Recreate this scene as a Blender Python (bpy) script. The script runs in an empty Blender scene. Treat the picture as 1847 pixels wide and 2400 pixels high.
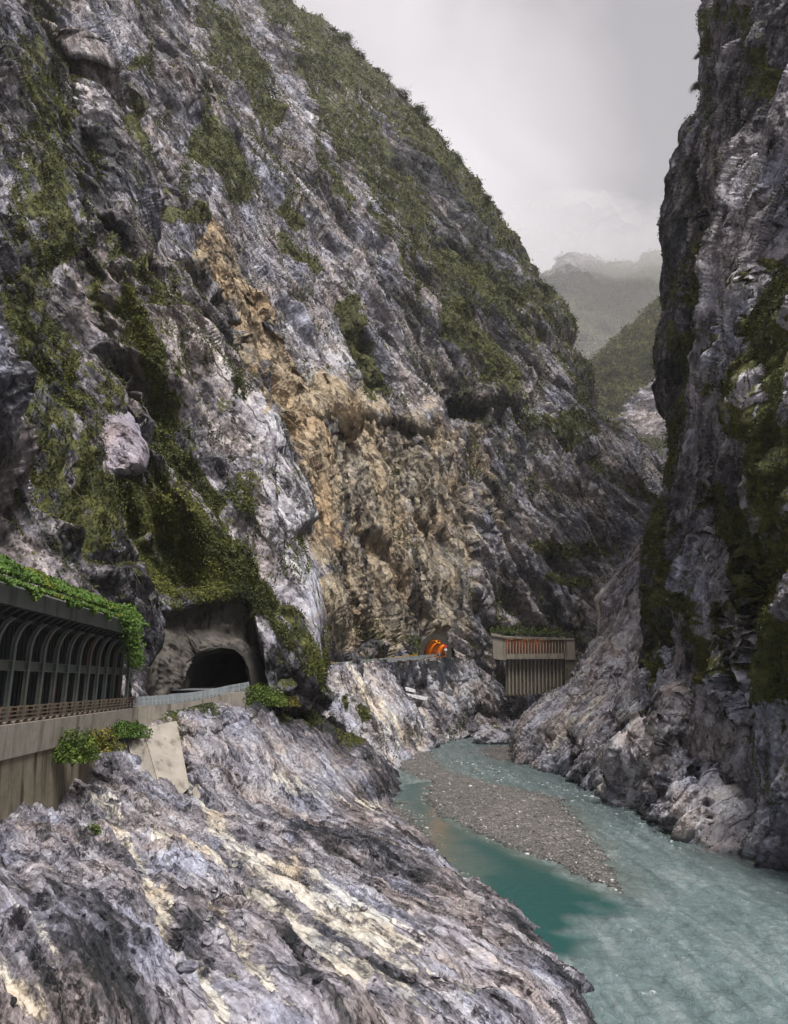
import bpy, bmesh, math, random
import numpy as np
from mathutils import Vector, Matrix
rng = np.random.default_rng(7)
random.seed(7)
S = bpy.context.scene
COL = S.collection

# ------------------------------------------------------------------ camera, sky, sun, exposure
F = 1746.0; CX = 923.5; CY = 1200.0
PITCH = math.radians(12.9); EYE = 15.0
cam_d = bpy.data.cameras.new('camera'); cam = bpy.data.objects.new('camera', cam_d); COL.objects.link(cam)
cam.location = (0, 0, EYE); cam.rotation_euler = (math.pi/2 + PITCH, 0, 0)
cam_d.sensor_fit = 'VERTICAL'; cam_d.angle = 2*math.atan(1200/F); cam_d.clip_start = .1; cam_d.clip_end = 8000
S.camera = cam

SUN_DIR = Vector((.22, -.42, .88)).normalized()
sun_el = math.asin(SUN_DIR.z); sun_az = math.atan2(SUN_DIR.x, SUN_DIR.y)
w = bpy.data.worlds.new('World'); S.world = w; w.use_nodes = True
nt = w.node_tree; nt.nodes.clear()
def wn(t, **k):
    n = nt.nodes.new(t)
    for a, b in k.items(): setattr(n, a, b)
    return n
sky = wn('ShaderNodeTexSky', sky_type='NISHITA', sun_disc=False, sun_elevation=sun_el, sun_rotation=sun_az)
b1 = wn('ShaderNodeBackground'); b1.inputs[1].default_value = .08; nt.links.new(sky.outputs[0], b1.inputs[0])
tc = wn('ShaderNodeTexCoord')
mp = wn('ShaderNodeMapping'); mp.inputs['Scale'].default_value = (1.0, 1.0, 1.5); mp.inputs['Location'].default_value = (.4, .1, .3)
nt.links.new(tc.outputs['Generated'], mp.inputs[0])
nz = wn('ShaderNodeTexNoise'); nz.inputs['Scale'].default_value = 2.6; nz.inputs['Detail'].default_value = 5; nz.inputs['Roughness'].default_value = .5; nz.inputs['Distortion'].default_value = .5
nt.links.new(mp.outputs[0], nz.inputs['Vector'])
def lobe(px, py, ang, amp):
    yc = (CY-py)/F; xc = (px-CX)/F
    v = Vector((xc, math.cos(PITCH)-yc*math.sin(PITCH), math.sin(PITCH)+yc*math.cos(PITCH))).normalized()
    d = wn('ShaderNodeVectorMath', operation='DOT_PRODUCT'); nt.links.new(tc.outputs['Generated'], d.inputs[0]); d.inputs[1].default_value = v
    m = wn('ShaderNodeMapRange', interpolation_type='SMOOTHSTEP'); nt.links.new(d.outputs['Value'], m.inputs[0])
    m.inputs[1].default_value = math.cos(math.radians(ang)); m.inputs[2].default_value = 1; m.inputs[3].default_value = 0; m.inputs[4].default_value = amp
    return m.outputs[0]
def wadd(a, b):
    m = wn('ShaderNodeMath', operation='ADD'); nt.links.new(a, m.inputs[0]); nt.links.new(b, m.inputs[1]); return m.outputs[0]
s_ = wadd(wadd(nz.outputs['Fac'], lobe(1060, 330, 18, .13)), wadd(lobe(1480, 520, 13, -.13), lobe(1480, 40, 15, -.15)))
cr = wn('ShaderNodeValToRGB'); e = cr.color_ramp.elements
e[0].position = .34; e[0].color = (.27, .257, .275, 1); e[1].position = .76; e[1].color = (.64, .605, .622, 1)
x = e.new(.48); x.color = (.425, .398, .416, 1)
nt.links.new(s_, cr.inputs[0])
b2 = wn('ShaderNodeBackground'); b2.inputs[1].default_value = .76; nt.links.new(cr.outputs[0], b2.inputs[0])
mx = wn('ShaderNodeMixShader'); mx.inputs[0].default_value = .94
nt.links.new(b1.outputs[0], mx.inputs[1]); nt.links.new(b2.outputs[0], mx.inputs[2])
wo = wn('ShaderNodeOutputWorld'); nt.links.new(mx.outputs[0], wo.inputs[0])

sd = bpy.data.lights.new('sun', 'SUN'); sd.energy = 3.4; sd.angle = math.radians(22); sd.color = (1, .965, .92)
so = bpy.data.objects.new('sun', sd); COL.objects.link(so); so.rotation_euler = SUN_DIR.to_track_quat('Z', 'Y').to_euler()
S.view_settings.view_transform = 'Standard'; S.view_settings.look = 'None'; S.view_settings.gamma = 1; S.view_settings.exposure = 0.95
S.render.engine = 'CYCLES'
S.cycles.use_denoising = True; S.cycles.denoiser = 'OPENIMAGEDENOISE'; S.cycles.denoising_prefilter = 'ACCURATE'; S.cycles.sample_clamp_indirect = 4
S.cycles.max_bounces = 6; S.cycles.diffuse_bounces = 3; S.cycles.volume_bounces = 1
S.cycles.volume_step_rate = 4

# ------------------------------------------------------------------ pixel of the photograph -> world point at depth d
cp, sp_ = math.cos(PITCH), math.sin(PITCH)
def tanE(py):
    yc = (CY-py)/F
    return (sp_+yc*cp)/(cp-yc*sp_)
def W(px, py, d):
    yc = (CY-py)/F
    k = d/(cp-yc*sp_)
    return Vector(((px-CX)/F*k, d, EYE+(sp_+yc*cp)*k))
def dz(py, z): return (z-EYE)/tanE(py)          # depth at which a pixel row meets height z
def WA(px, py, d):
    yc = (CY-py)/F; k = d/(cp-yc*sp_)
    return np.stack([(px-CX)/F*k, d, EYE+(sp_+yc*cp)*k], -1)

# ------------------------------------------------------------------ numpy noise
_perm = rng.permutation(256).astype(np.int32); _perm = np.concatenate([_perm, _perm, _perm])
_g = rng.normal(size=(256, 3)).astype(np.float32); _g /= np.linalg.norm(_g, axis=1, keepdims=True)
def pn(p, seed=0):
    p = np.asarray(p, np.float32)+np.float32(seed*17.37)
    i = np.floor(p).astype(np.int32); f = p-i; i &= 255
    u = f*f*f*(f*(f*6-15)+10)
    r = 0
    for dx in (0, 1):
        hx = _perm[i[:, 0]+dx]; wx = u[:, 0] if dx else 1-u[:, 0]
        for dy in (0, 1):
            hy = _perm[hx+i[:, 1]+dy]; wy = wx*(u[:, 1] if dy else 1-u[:, 1])
            for dzz in (0, 1):
                g = _g[_perm[hy+i[:, 2]+dzz]]
                r = r+wy*(u[:, 2] if dzz else 1-u[:, 2])*(g[:, 0]*(f[:, 0]-dx)+g[:, 1]*(f[:, 1]-dy)+g[:, 2]*(f[:, 2]-dzz))
    return r*1.6
def fbm(p, o=4, seed=0, gain=.5):
    r = 0; a = 1.
    for k in range(o):
        r = r+a*pn(p*(2.03**k), seed+k); a *= gain
    return r
def ridged(p, o=3, seed=0):
    r = 0; a = 1.
    for k in range(o):
        r = r+a*(1-2*np.abs(pn(p*(2.1**k), seed+k))); a *= .5
    return r-.6
def facet(p, seed=0, tilt=1.25, k=.8):
    """blocks of fractured rock: every cell of a jittered lattice carries a tilted cap, the highest cap shows"""
    p = np.asarray(p, np.float32)+np.float32(seed*11.3)
    b = np.floor(p-.5).astype(np.int32)
    best = np.full(len(p), -99., np.float32)
    for dx in (0, 1):
        for dy in (0, 1):
            for dzz in (0, 1):
                c = b+np.array([dx, dy, dzz], np.int32); cc = c & 255
                h = _perm[_perm[_perm[cc[:, 0]]+cc[:, 1]]+cc[:, 2]]
                q = p-(c+.5+_g[h]*.3)
                r2 = (q*q).sum(1)
                v = (q*_g[_perm[h+57]]).sum(1)*tilt+(_perm[h+91]/255.-.5)*.8-k*r2
                best = np.maximum(best, v-6*np.maximum(0, r2-.85))
    return best
def slabs(q, lam, seed=0, ext=15.):
    """overlapping sheets: rises gently across a layer, breaks off sharply at its edge; sheets pinch out along the plane"""
    t = q[:, 2]/lam+fbm(q/np.array([lam*ext*.6, lam*ext*.6, lam*6]), 3, seed)*.8
    i = np.floor(t); f = t-i
    a = np.clip(pn(np.stack([q[:, 0]/(lam*ext), q[:, 1]/(lam*ext), i*1.37], 1), seed+3)*1.5+.45, 0, 1.4)
    return a*np.where(f < .86, f/.86, (1-f)/.14)
def sstep(a, b, x):
    t = np.clip((x-a)/(b-a), 0, 1); return t*t*(3-2*t)

# ------------------------------------------------------------------ mesh helpers
def grid_mesh(name, P, keep=None):
    R, C = P.shape[:2]
    me = bpy.data.meshes.new(name)
    idx = np.arange(R*C).reshape(R, C)
    q = np.stack([idx[:-1, :-1], idx[:-1, 1:], idx[1:, 1:], idx[1:, :-1]], -1).reshape(-1, 4)
    if keep is not None: q = q[keep.reshape(-1)]
    raw_mesh(me, P.reshape(-1, 3), q)
    return me
def raw_mesh(me, V, Q):
    n = Q.shape[1]
    me.vertices.add(len(V)); me.vertices.foreach_set('co', np.ascontiguousarray(V, np.float32).ravel())
    me.loops.add(Q.size); me.loops.foreach_set('vertex_index', np.ascontiguousarray(Q, np.int32).ravel())
    me.polygons.add(len(Q)); me.polygons.foreach_set('loop_start', np.arange(0, Q.size, n, dtype=np.int32))
    me.polygons.foreach_set('use_smooth', np.ones(len(Q), bool))
    me.update(calc_edges=True)
def attr_col(me, name, A):
    a = me.attributes.new(name, 'FLOAT_COLOR', 'POINT'); a.data.foreach_set('color', np.ascontiguousarray(A, np.float32).ravel())
def attr_vec(me, name, A):
    a = me.attributes.new(name, 'FLOAT_VECTOR', 'POINT'); a.data.foreach_set('vector', np.ascontiguousarray(A, np.float32).ravel())
def link(name, me, mat=None, parent=None, **props):
    o = bpy.data.objects.new(name, me); COL.objects.link(o)
    if mat is not None and me is not None: me.materials.append(mat)
    if parent is not None: o.parent = parent
    for k, v in props.items(): o[k] = v
    return o
def empty(name, loc, label, cat, group=None):
    o = bpy.data.objects.new(name, None); COL.objects.link(o); o.location = loc; o.empty_display_size = .2
    o['label'] = label; o['category'] = cat
    if group: o['group'] = group
    return o
def part(name, bm, mat, parent, label=None):
    """bm in world coordinates -> child mesh of an unrotated Empty"""
    me = bpy.data.meshes.new(name)
    if parent is not None: bmesh.ops.translate(bm, verts=bm.verts, vec=-Vector(parent_world(parent)))
    bmesh.ops.recalc_face_normals(bm, faces=bm.faces)
    bm.to_mesh(me); bm.free()
    o = link(name, me, mat, parent)
    if label: o['label'] = label
    return o
def parent_world(p):
    v = Vector(p.location)
    while p.parent: p = p.parent; v = v+p.location
    return v
def solo(name, bm, mat, label, cat, group=None):
    me = bpy.data.meshes.new(name); bmesh.ops.recalc_face_normals(bm, faces=bm.faces)
    bm.to_mesh(me); bm.free()
    o = link(name, me, mat); o['label'] = label; o['category'] = cat
    if group: o['group'] = group
    return o
def bm_hexa(bm, pts):
    v = [bm.verts.new(p) for p in pts]
    for f in ((0, 1, 2, 3), (7, 6, 5, 4), (0, 4, 5, 1), (1, 5, 6, 2), (2, 6, 7, 3), (3, 7, 4, 0)):
        bm.faces.new([v[i] for i in f])
def bm_beam(bm, a, b, wx, wz, up=Vector((0, 0, 1))):
    a = Vector(a); b = Vector(b); t = (b-a).normalized()
    s = t.cross(up)
    if s.length < 1e-3: s = t.cross(Vector((0, 1, 0)))
    s.normalize(); u = s.cross(t).normalized()
    s = s*wx/2; u = u*wz/2
    bm_hexa(bm, [a-s-u, a+s-u, a+s+u, a-s+u, b-s-u, b+s-u, b+s+u, b-s+u])
def bm_prism(bm, poly, vec):
    v0 = [bm.verts.new(p) for p in poly]; v1 = [bm.verts.new(Vector(p)+Vector(vec)) for p in poly]
    n = len(poly)
    bm.faces.new(v0); bm.faces.new(v1[::-1])
    for i in range(n): bm.faces.new([v0[i], v1[i], v1[(i+1) % n], v0[(i+1) % n]])
def bm_sweep(bm, path, prof):
    """prof: list of (side, up) offsets, swept along a path; closed ring, capped"""
    rings = []
    for i, p in enumerate(path):
        p = Vector(p); t = (Vector(path[min(i+1, len(path)-1)])-Vector(path[max(i-1, 0)])); t.z = 0; t.normalize()
        s = Vector((t.y, -t.x, 0))
        rings.append([bm.verts.new(p+s*a+Vector((0, 0, b))) for a, b in prof])
    n = len(prof)
    for r0, r1 in zip(rings, rings[1:]):
        for i in range(n): bm.faces.new([r0[i], r0[(i+1) % n], r1[(i+1) % n], r1[i]])
    bm.faces.new(rings[0]); bm.faces.new(rings[-1][::-1])

# ------------------------------------------------------------------ material helper
class NT:
    def __init__(s, name):
        s.m = bpy.data.materials.new(name); s.m.use_nodes = True; s.t = s.m.node_tree; s.t.nodes.clear()
        s.out = s.t.nodes.new('ShaderNodeOutputMaterial')
    def n(s, t, **k):
        x = s.t.nodes.new(t)
        for a, b in k.items(): setattr(x, a, b)
        return x
    def put(s, sock, v):
        if isinstance(v, bpy.types.NodeSocket): s.t.links.new(v, sock)
        elif isinstance(v, (tuple, list)) and sock.type == 'RGBA' and len(v) == 3: sock.default_value = (*v, 1)
        else: sock.default_value = v
    def attr(s, name): return s.n('ShaderNodeAttribute', attribute_name=name)
    def pos(s): return s.n('ShaderNodeNewGeometry').outputs['Position']
    def map(s, v, sc, loc=(0, 0, 0)):
        x = s.n('ShaderNodeMapping'); s.put(x.inputs[0], v); x.inputs['Scale'].default_value = sc if isinstance(sc, tuple) else (sc,)*3
        x.inputs['Location'].default_value = loc; return x.outputs[0]
    def noise(s, v, scale=1, detail=4, rough=.5, dist=0):
        x = s.n('ShaderNodeTexNoise'); s.put(x.inputs['Vector'], v); x.inputs['Scale'].default_value = scale
        x.inputs['Detail'].default_value = detail; x.inputs['Roughness'].default_value = rough; x.inputs['Distortion'].default_value = dist
        return x.outputs['Fac']
    def vor(s, v, scale=1, feature='F1', rand=1):
        x = s.n('ShaderNodeTexVoronoi', feature=feature); s.put(x.inputs['Vector'], v); x.inputs['Scale'].default_value = scale
        x.inputs['Randomness'].default_value = rand
        return x
    def math(s, op, a, b=0, c=None, clamp=False):
        x = s.n('ShaderNodeMath', operation=op, use_clamp=clamp); s.put(x.inputs[0], a); s.put(x.inputs[1], b)
        if c is not None: s.put(x.inputs[2], c)
        return x.outputs[0]
    def mr(s, v, a, b, c=0., d=1., smooth=True):
        x = s.n('ShaderNodeMapRange', interpolation_type='SMOOTHSTEP' if smooth else 'LINEAR'); s.put(x.inputs[0], v)
        for i, q in enumerate((a, b, c, d)): s.put(x.inputs[1+i], q)
        return x.outputs[0]
    def ramp(s, v, stops, interp='LINEAR'):
        x = s.n('ShaderNodeValToRGB'); s.put(x.inputs[0], v); x.color_ramp.interpolation = interp
        el = x.color_ramp.elements
        while len(el) < len(stops): el.new(.5)
        for q, (p, c) in zip(el, stops): q.position = p; q.color = (*c, 1)
        return x.outputs[0]
    def mix(s, f, a, b, mode='MIX'):
        x = s.n('ShaderNodeMix', data_type='RGBA', blend_type=mode); s.put(x.inputs[0], f); s.put(x.inputs[6], a); s.put(x.inputs[7], b)
        return x.outputs[2]
    def bump(s, h, strength=1, dist=.1, nrm=None):
        x = s.n('ShaderNodeBump'); x.inputs['Strength'].default_value = strength; x.inputs['Distance'].default_value = dist; s.put(x.inputs['Height'], h)
        if nrm is not None: s.put(x.inputs['Normal'], nrm)
        return x.outputs[0]
    def bsdf(s, col, rough=.8, nrm=None, spec=.3, metal=0, **kw):
        x = s.n('ShaderNodeBsdfPrincipled'); s.put(x.inputs['Base Color'], col); s.put(x.inputs['Roughness'], rough)
        s.put(x.inputs['Specular IOR Level'], spec); s.put(x.inputs['Metallic'], metal)
        if nrm is not None: s.put(x.inputs['Normal'], nrm)
        for k, v in kw.items(): s.put(x.inputs[k], v)
        s.t.links.new(x.outputs[0], s.out.inputs[0]); return s.m

def rock_material(name, k, bumpd, shift=0., palette=None, cream=False, warm=.45, st=1., chip=(.55, .5), cc=1., jitter=.2):
    """fractured layered marble and gneiss; rc = metres along / across the layers, kd = (moss, tan, pale, dark), ax = (streak, cream, -, -)"""
    t = NT(name)
    rc = t.attr('rc').outputs['Vector']; kd = t.attr('kd'); ax = t.attr('ax')
    sk = t.n('ShaderNodeSeparateColor'); t.put(sk.inputs[0], kd.outputs['Color']); moss, tan, pale = sk.outputs; dark = kd.outputs['Alpha']
    sa = t.n('ShaderNodeSeparateColor'); t.put(sa.inputs[0], ax.outputs['Color']); streak, crm = sa.outputs[0], sa.outputs[1]
    P = t.pos()
    def blocks(s, zs, loc):
        """planes of broken rock: height (m) of a randomly tilted face per cell, one random value per cell, distance to centre"""
        v = t.map(rc, (s*k/st, s*k, s*k*zs), loc)
        jit = t.n('ShaderNodeVectorMath', operation='MULTIPLY_ADD'); nn = t.n('ShaderNodeTexNoise'); t.put(nn.inputs['Vector'], v); nn.inputs['Scale'].default_value = 1.7; nn.inputs['Detail'].default_value = 2
        t.put(jit.inputs[0], nn.outputs['Color']); jit.inputs[1].default_value = (jitter,)*3; t.put(jit.inputs[2], v)
        vo = t.vor(jit.outputs[0], 1.)
        d = t.n('ShaderNodeVectorMath', operation='SUBTRACT'); t.put(d.inputs[0], jit.outputs[0]); t.put(d.inputs[1], vo.outputs['Position'])
        c = t.n('ShaderNodeVectorMath', operation='SUBTRACT'); t.put(c.inputs[0], vo.outputs['Color']); c.inputs[1].default_value = (.5, .5, .5)
        dt = t.n('ShaderNodeVectorMath', operation='DOT_PRODUCT'); t.put(dt.inputs[0], d.outputs[0]); t.put(dt.inputs[1], c.outputs[0])
        sc = t.n('ShaderNodeSeparateColor'); t.put(sc.inputs[0], vo.outputs['Color'])
        h = t.math('ADD', t.math('MULTIPLY', dt.outputs['Value'], 1.7/(s*k)), t.math('MULTIPLY', sc.outputs[1], .22/(s*k)))
        return h, sc.outputs[0], vo.outputs['Distance']
    h1, c1, d1 = blocks(.36, 1.8, (0, 0, 0))
    h2, c2, d2 = blocks(1.1, 2.0, (5, 2, 7))
    h3, c3, d3 = blocks(3.2, 1.4, (1, 9, 4))
    h4, c4, d4 = blocks(8.5, 1.3, (6, 3, 8))
    lay = t.noise(t.map(rc, (.07*k/st, .07*k, .85*k), (4, 4, 2)), 1, 5, .62, 0)          # broad layers
    band = t.noise(t.map(rc, (.35*k/st, .35*k, 3.2*k)), 1, 7, .66, 0)                      # thin layers
    mott = t.noise(t.map(rc, (2.2*k, 2.2*k, 2.8*k), (3, 7, 1)), 1, 9, .80, 0)
    big = t.noise(t.map(P, .05*k, (5, 1, 2)), 1, 4, .55)
    def c0(x, g): return t.math('MULTIPLY', t.math('SUBTRACT', x, .5), g)
    fac = t.math('ADD', .5+shift, c0(lay, .55 if cream else .55))
    for q in (c0(band, .34), c0(mott, .27), c0(big, .42), c0(c1, .06), c0(c2, .085), c0(c3, .09*cc), c0(c4, .085*cc), t.math('MULTIPLY', pale, .078), t.math('MULTIPLY', dark, -.15)):
        fac = t.math('ADD', fac, q)
    pal = palette or [(.34, (.020, .021, .025)), (.41, (.068, .064, .073)), (.47, (.150, .140, .160)), (.53, (.258, .242, .272)), (.60, (.40, .385, .42)), (.72, (.62, .615, .655))]
    col = t.ramp(fac, pal)
    if cream:
        cf = t.math('ADD', t.math('MULTIPLY', crm, .62), t.math('ADD', c0(lay, 1.5), c0(band, .9)))
        cf = t.mr(t.math('ADD', cf, t.math('ADD', c0(mott, .9), c0(c2, .16))), .30, .48)
        ccol = t.ramp(t.math('ADD', fac, c0(mott, .25)), [(.36, (.05, .046, .044)), (.43, (.22, .198, .17)), (.51, (.42, .385, .33)), (.60, (.55, .515, .45)), (.74, (.68, .645, .58))])
        col = t.mix(t.math('MULTIPLY', cf, .9), col, ccol)
        sm = t.math('SUBTRACT', 1., t.math('MULTIPLY', cf, .72))
    # tan weathered faces
    tcol = t.ramp(t.math('ADD', t.math('ADD', .5, c0(mott, .8)), t.math('ADD', c0(c2, .12), c0(big, .35))), [(.34, (.075, .058, .04)), (.42, (.235, .18, .12)), (.51, (.40, .305, .20)), (.60, (.50, .40, .28)), (.74, (.58, .51, .40))])
    gcol_ = t.ramp(t.math('ADD', t.math('ADD', .5, c0(mott, .7)), t.math('ADD', c0(c3, .10), c0(big, .35))), [(.34, (.07, .06, .05)), (.42, (.215, .178, .128)), (.51, (.365, .305, .22)), (.61, (.47, .405, .31)), (.74, (.52, .48, .42))])
    tcol = t.mix(t.mr(tan, .62, 1.), gcol_, tcol)
    tf = t.mr(t.math('ADD', tan, t.math('ADD', c0(t.noise(t.map(rc, .5*k), 1, 7, .68), 1.3), c0(c2, .25))), .30, .74)
    col = t.mix(tf, col, tcol)
    # dark vertical water stains
    stn = t.noise(t.map(P, (.9*k, .9*k, .05*k)), 1, 7, .66, .3)
    sf = t.math('MULTIPLY', t.mr(t.math('ADD', stn, c0(mott, .25)), .495, .585), streak)
    col = t.mix(t.math('MULTIPLY', sf, .75), col, (.030, .026, .024))
    # joints between the layers, open cracks round the blocks
    sx_ = t.n('ShaderNodeSeparateXYZ'); t.put(sx_.inputs[0], rc)
    jz = t.math('ADD', t.math('MULTIPLY', sx_.outputs[2], .85*k), t.math('MULTIPLY', t.noise(t.map(rc, (.25*k, .25*k, .8*k), (9, 2, 4)), 1, 4, .6), 2.2))
    jf = t.mr(t.math('PINGPONG', jz, .5), .0, .045, 1., 0.)
    jf = t.math('MULTIPLY', jf, t.mr(t.noise(t.map(rc, (.5*k, .5*k, 1.2*k), (2, 2, 6)), 1, 5, .65), .46, .56))
    col = t.mix(t.math('MULTIPLY', jf, .75), col, (.026, .025, .027))
    # iron and cool tints
    tn = t.noise(t.map(P, .22*k, (1, 8, 3)), 1, 6, .62)
    col = t.mix(t.math('MULTIPLY', t.mr(tn, .48, .62), warm), col, t.mix(1., col, (1.05, .84, .60), 'MULTIPLY'))
    col = t.mix(t.math('MULTIPLY', t.mr(tn, .48, .36), .75), col, t.mix(1., col, (.88, .96, 1.12), 'MULTIPLY'))
    # moss and ferns flat on the rock: in joints, on ledges, in clumps
    mn = t.noise(t.map(P, (1.5*k, 1.5*k, .5*k), (2, 5, 9)), 1, 9, .75)
    ms = t.noise(t.map(rc, (.5*k, .5*k, 2.8*k), (6, 1, 3)), 1, 8, .7)
    nx = t.n('ShaderNodeSeparateXYZ'); t.put(nx.inputs[0], t.n('ShaderNodeNewGeometry').outputs['Normal'])
    mv = t.math('ADD', t.math('MULTIPLY', moss, .9), t.math('ADD', c0(mn, 1.6), c0(ms, 1.7)))
    mv = t.math('ADD', mv, t.math('ADD', t.math('MULTIPLY', nx.outputs[2], .22), c0(c2, .18)))
    mf = t.mr(mv, .46, .57)
    mc = t.ramp(t.noise(t.map(P, 2.4*k, (7, 7, 1)), 1, 6, .8), [(.34, (.014, .017, .005)), (.45, (.040, .045, .012)), (.56, (.082, .084, .020)), (.68, (.15, .14, .04))])
    col = t.mix(mf, col, mc)
    zw = t.n('ShaderNodeSeparateXYZ'); t.put(zw.inputs[0], P)
    wetl = t.mr(t.math('ADD', zw.outputs[2], c0(mott, -1.6)), .15, .75, 1., 0.)
    col = t.mix(wetl, col, t.mix(1., col, (.40, .42, .44), 'MULTIPLY'))
    fine = t.noise(t.map(rc, (6*k, 6*k, 6.6*k), (4, 1, 5)), 1, 5, .7)
    if cream: h3 = t.math('MULTIPLY', h3, sm); h4 = t.math('MULTIPLY', h4, sm)
    h = t.math('ADD', t.math('ADD', t.math('MULTIPLY', h1, .5), t.math('MULTIPLY', h2, .6)), t.math('ADD', t.math('MULTIPLY', h3, chip[0]), t.math('MULTIPLY', h4, chip[1])))
    h = t.math('ADD', h, t.math('MULTIPLY', jf, -.09/k))
    h = t.math('ADD', h, t.math('MULTIPLY', fine, .04/k))
    return t.bsdf(col, .75, t.bump(h, 1., bumpd), .28)

# ------------------------------------------------------------------ lofted rock faces
D = 1.0988                                       # my measuring picture -> photograph pixels
def catmull(A, t):
    n = len(A); i = np.clip(np.floor(t).astype(int), 0, n-2); f = (t-i)[:, None]
    sh = (-1,)+(1,)*(A.ndim-1)
    f = (t-i).reshape(sh)
    a, b, c, d = A[np.maximum(i-1, 0)], A[i], A[i+1], A[np.minimum(i+2, n-1)]
    T = .42
    m1 = (c-a)*T; m2 = (d-b)*T
    return (2*f**3-3*f**2+1)*b+(f**3-2*f**2+f)*m1+(-2*f**3+3*f**2)*c+(f**3-f**2)*m2
def loft(guides, sp):
    G = np.array(guides, float)                   # (columns, rows, 3) of px, py, d
    def alloc(X):                                 # X (n, m, 3): samples per span along axis 0
        t = []
        n = len(X)
        for i in range(n-1):
            a, b = X[i], X[i+1]
            a2 = np.clip(a[:, :2], (-120, -120), (1970, 2520)); b2 = np.clip(b[:, :2], (-120, -120), (1970, 2520))
            L = np.percentile(np.linalg.norm(a2-b2, axis=1), 80)
            dd = np.percentile(np.abs(a[:, 2]-b[:, 2])/np.minimum(a[:, 2], b[:, 2]), 60)*F*.5/sp
            k = int(max(9, L/sp, min(dd, 60 if dd < 130 else 24)))
            t += list(i+np.arange(k)/k)
        return np.array(t+[n-1.])
    tu = alloc(G); tv = alloc(G.transpose(1, 0, 2))
    A = catmull(G, tu)                            # (U, rows, 3)
    B = catmull(A.transpose(1, 0, 2), tv)         # (V, U, 3)
    return B
def seg_dist(px, py, pts):
    best = np.full(px.shape, 1e9, np.float32)
    if len(pts) == 1: return np.hypot(px-pts[0][0]*D, py-pts[0][1]*D)
    for (x0, y0), (x1, y1) in zip(pts, pts[1:]):
        x0, y0, x1, y1 = x0*D, y0*D, x1*D, y1*D
        dx, dy = x1-x0, y1-y0
        t = np.clip(((px-x0)*dx+(py-y0)*dy)/(dx*dx+dy*dy+1e-9), 0, 1)
        best = np.minimum(best, np.hypot(px-x0-t*dx, py-y0-t*dy))
    return best
def paint(px, py, strokes):
    m = np.zeros(px.shape, np.float32)
    for pts, w_, a in strokes:
        m = np.maximum(m, a*(1-sstep(.45, 1.25, seg_dist(px, py, pts)/(w_*D))))
    return m
def frame_from_normal(n):
    n = np.array(n, float); n /= np.linalg.norm(n)
    a = np.cross(n, (0, 0, 1.)); a /= np.linalg.norm(a); b = np.cross(n, a)
    return np.stack([a, b, n])
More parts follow.
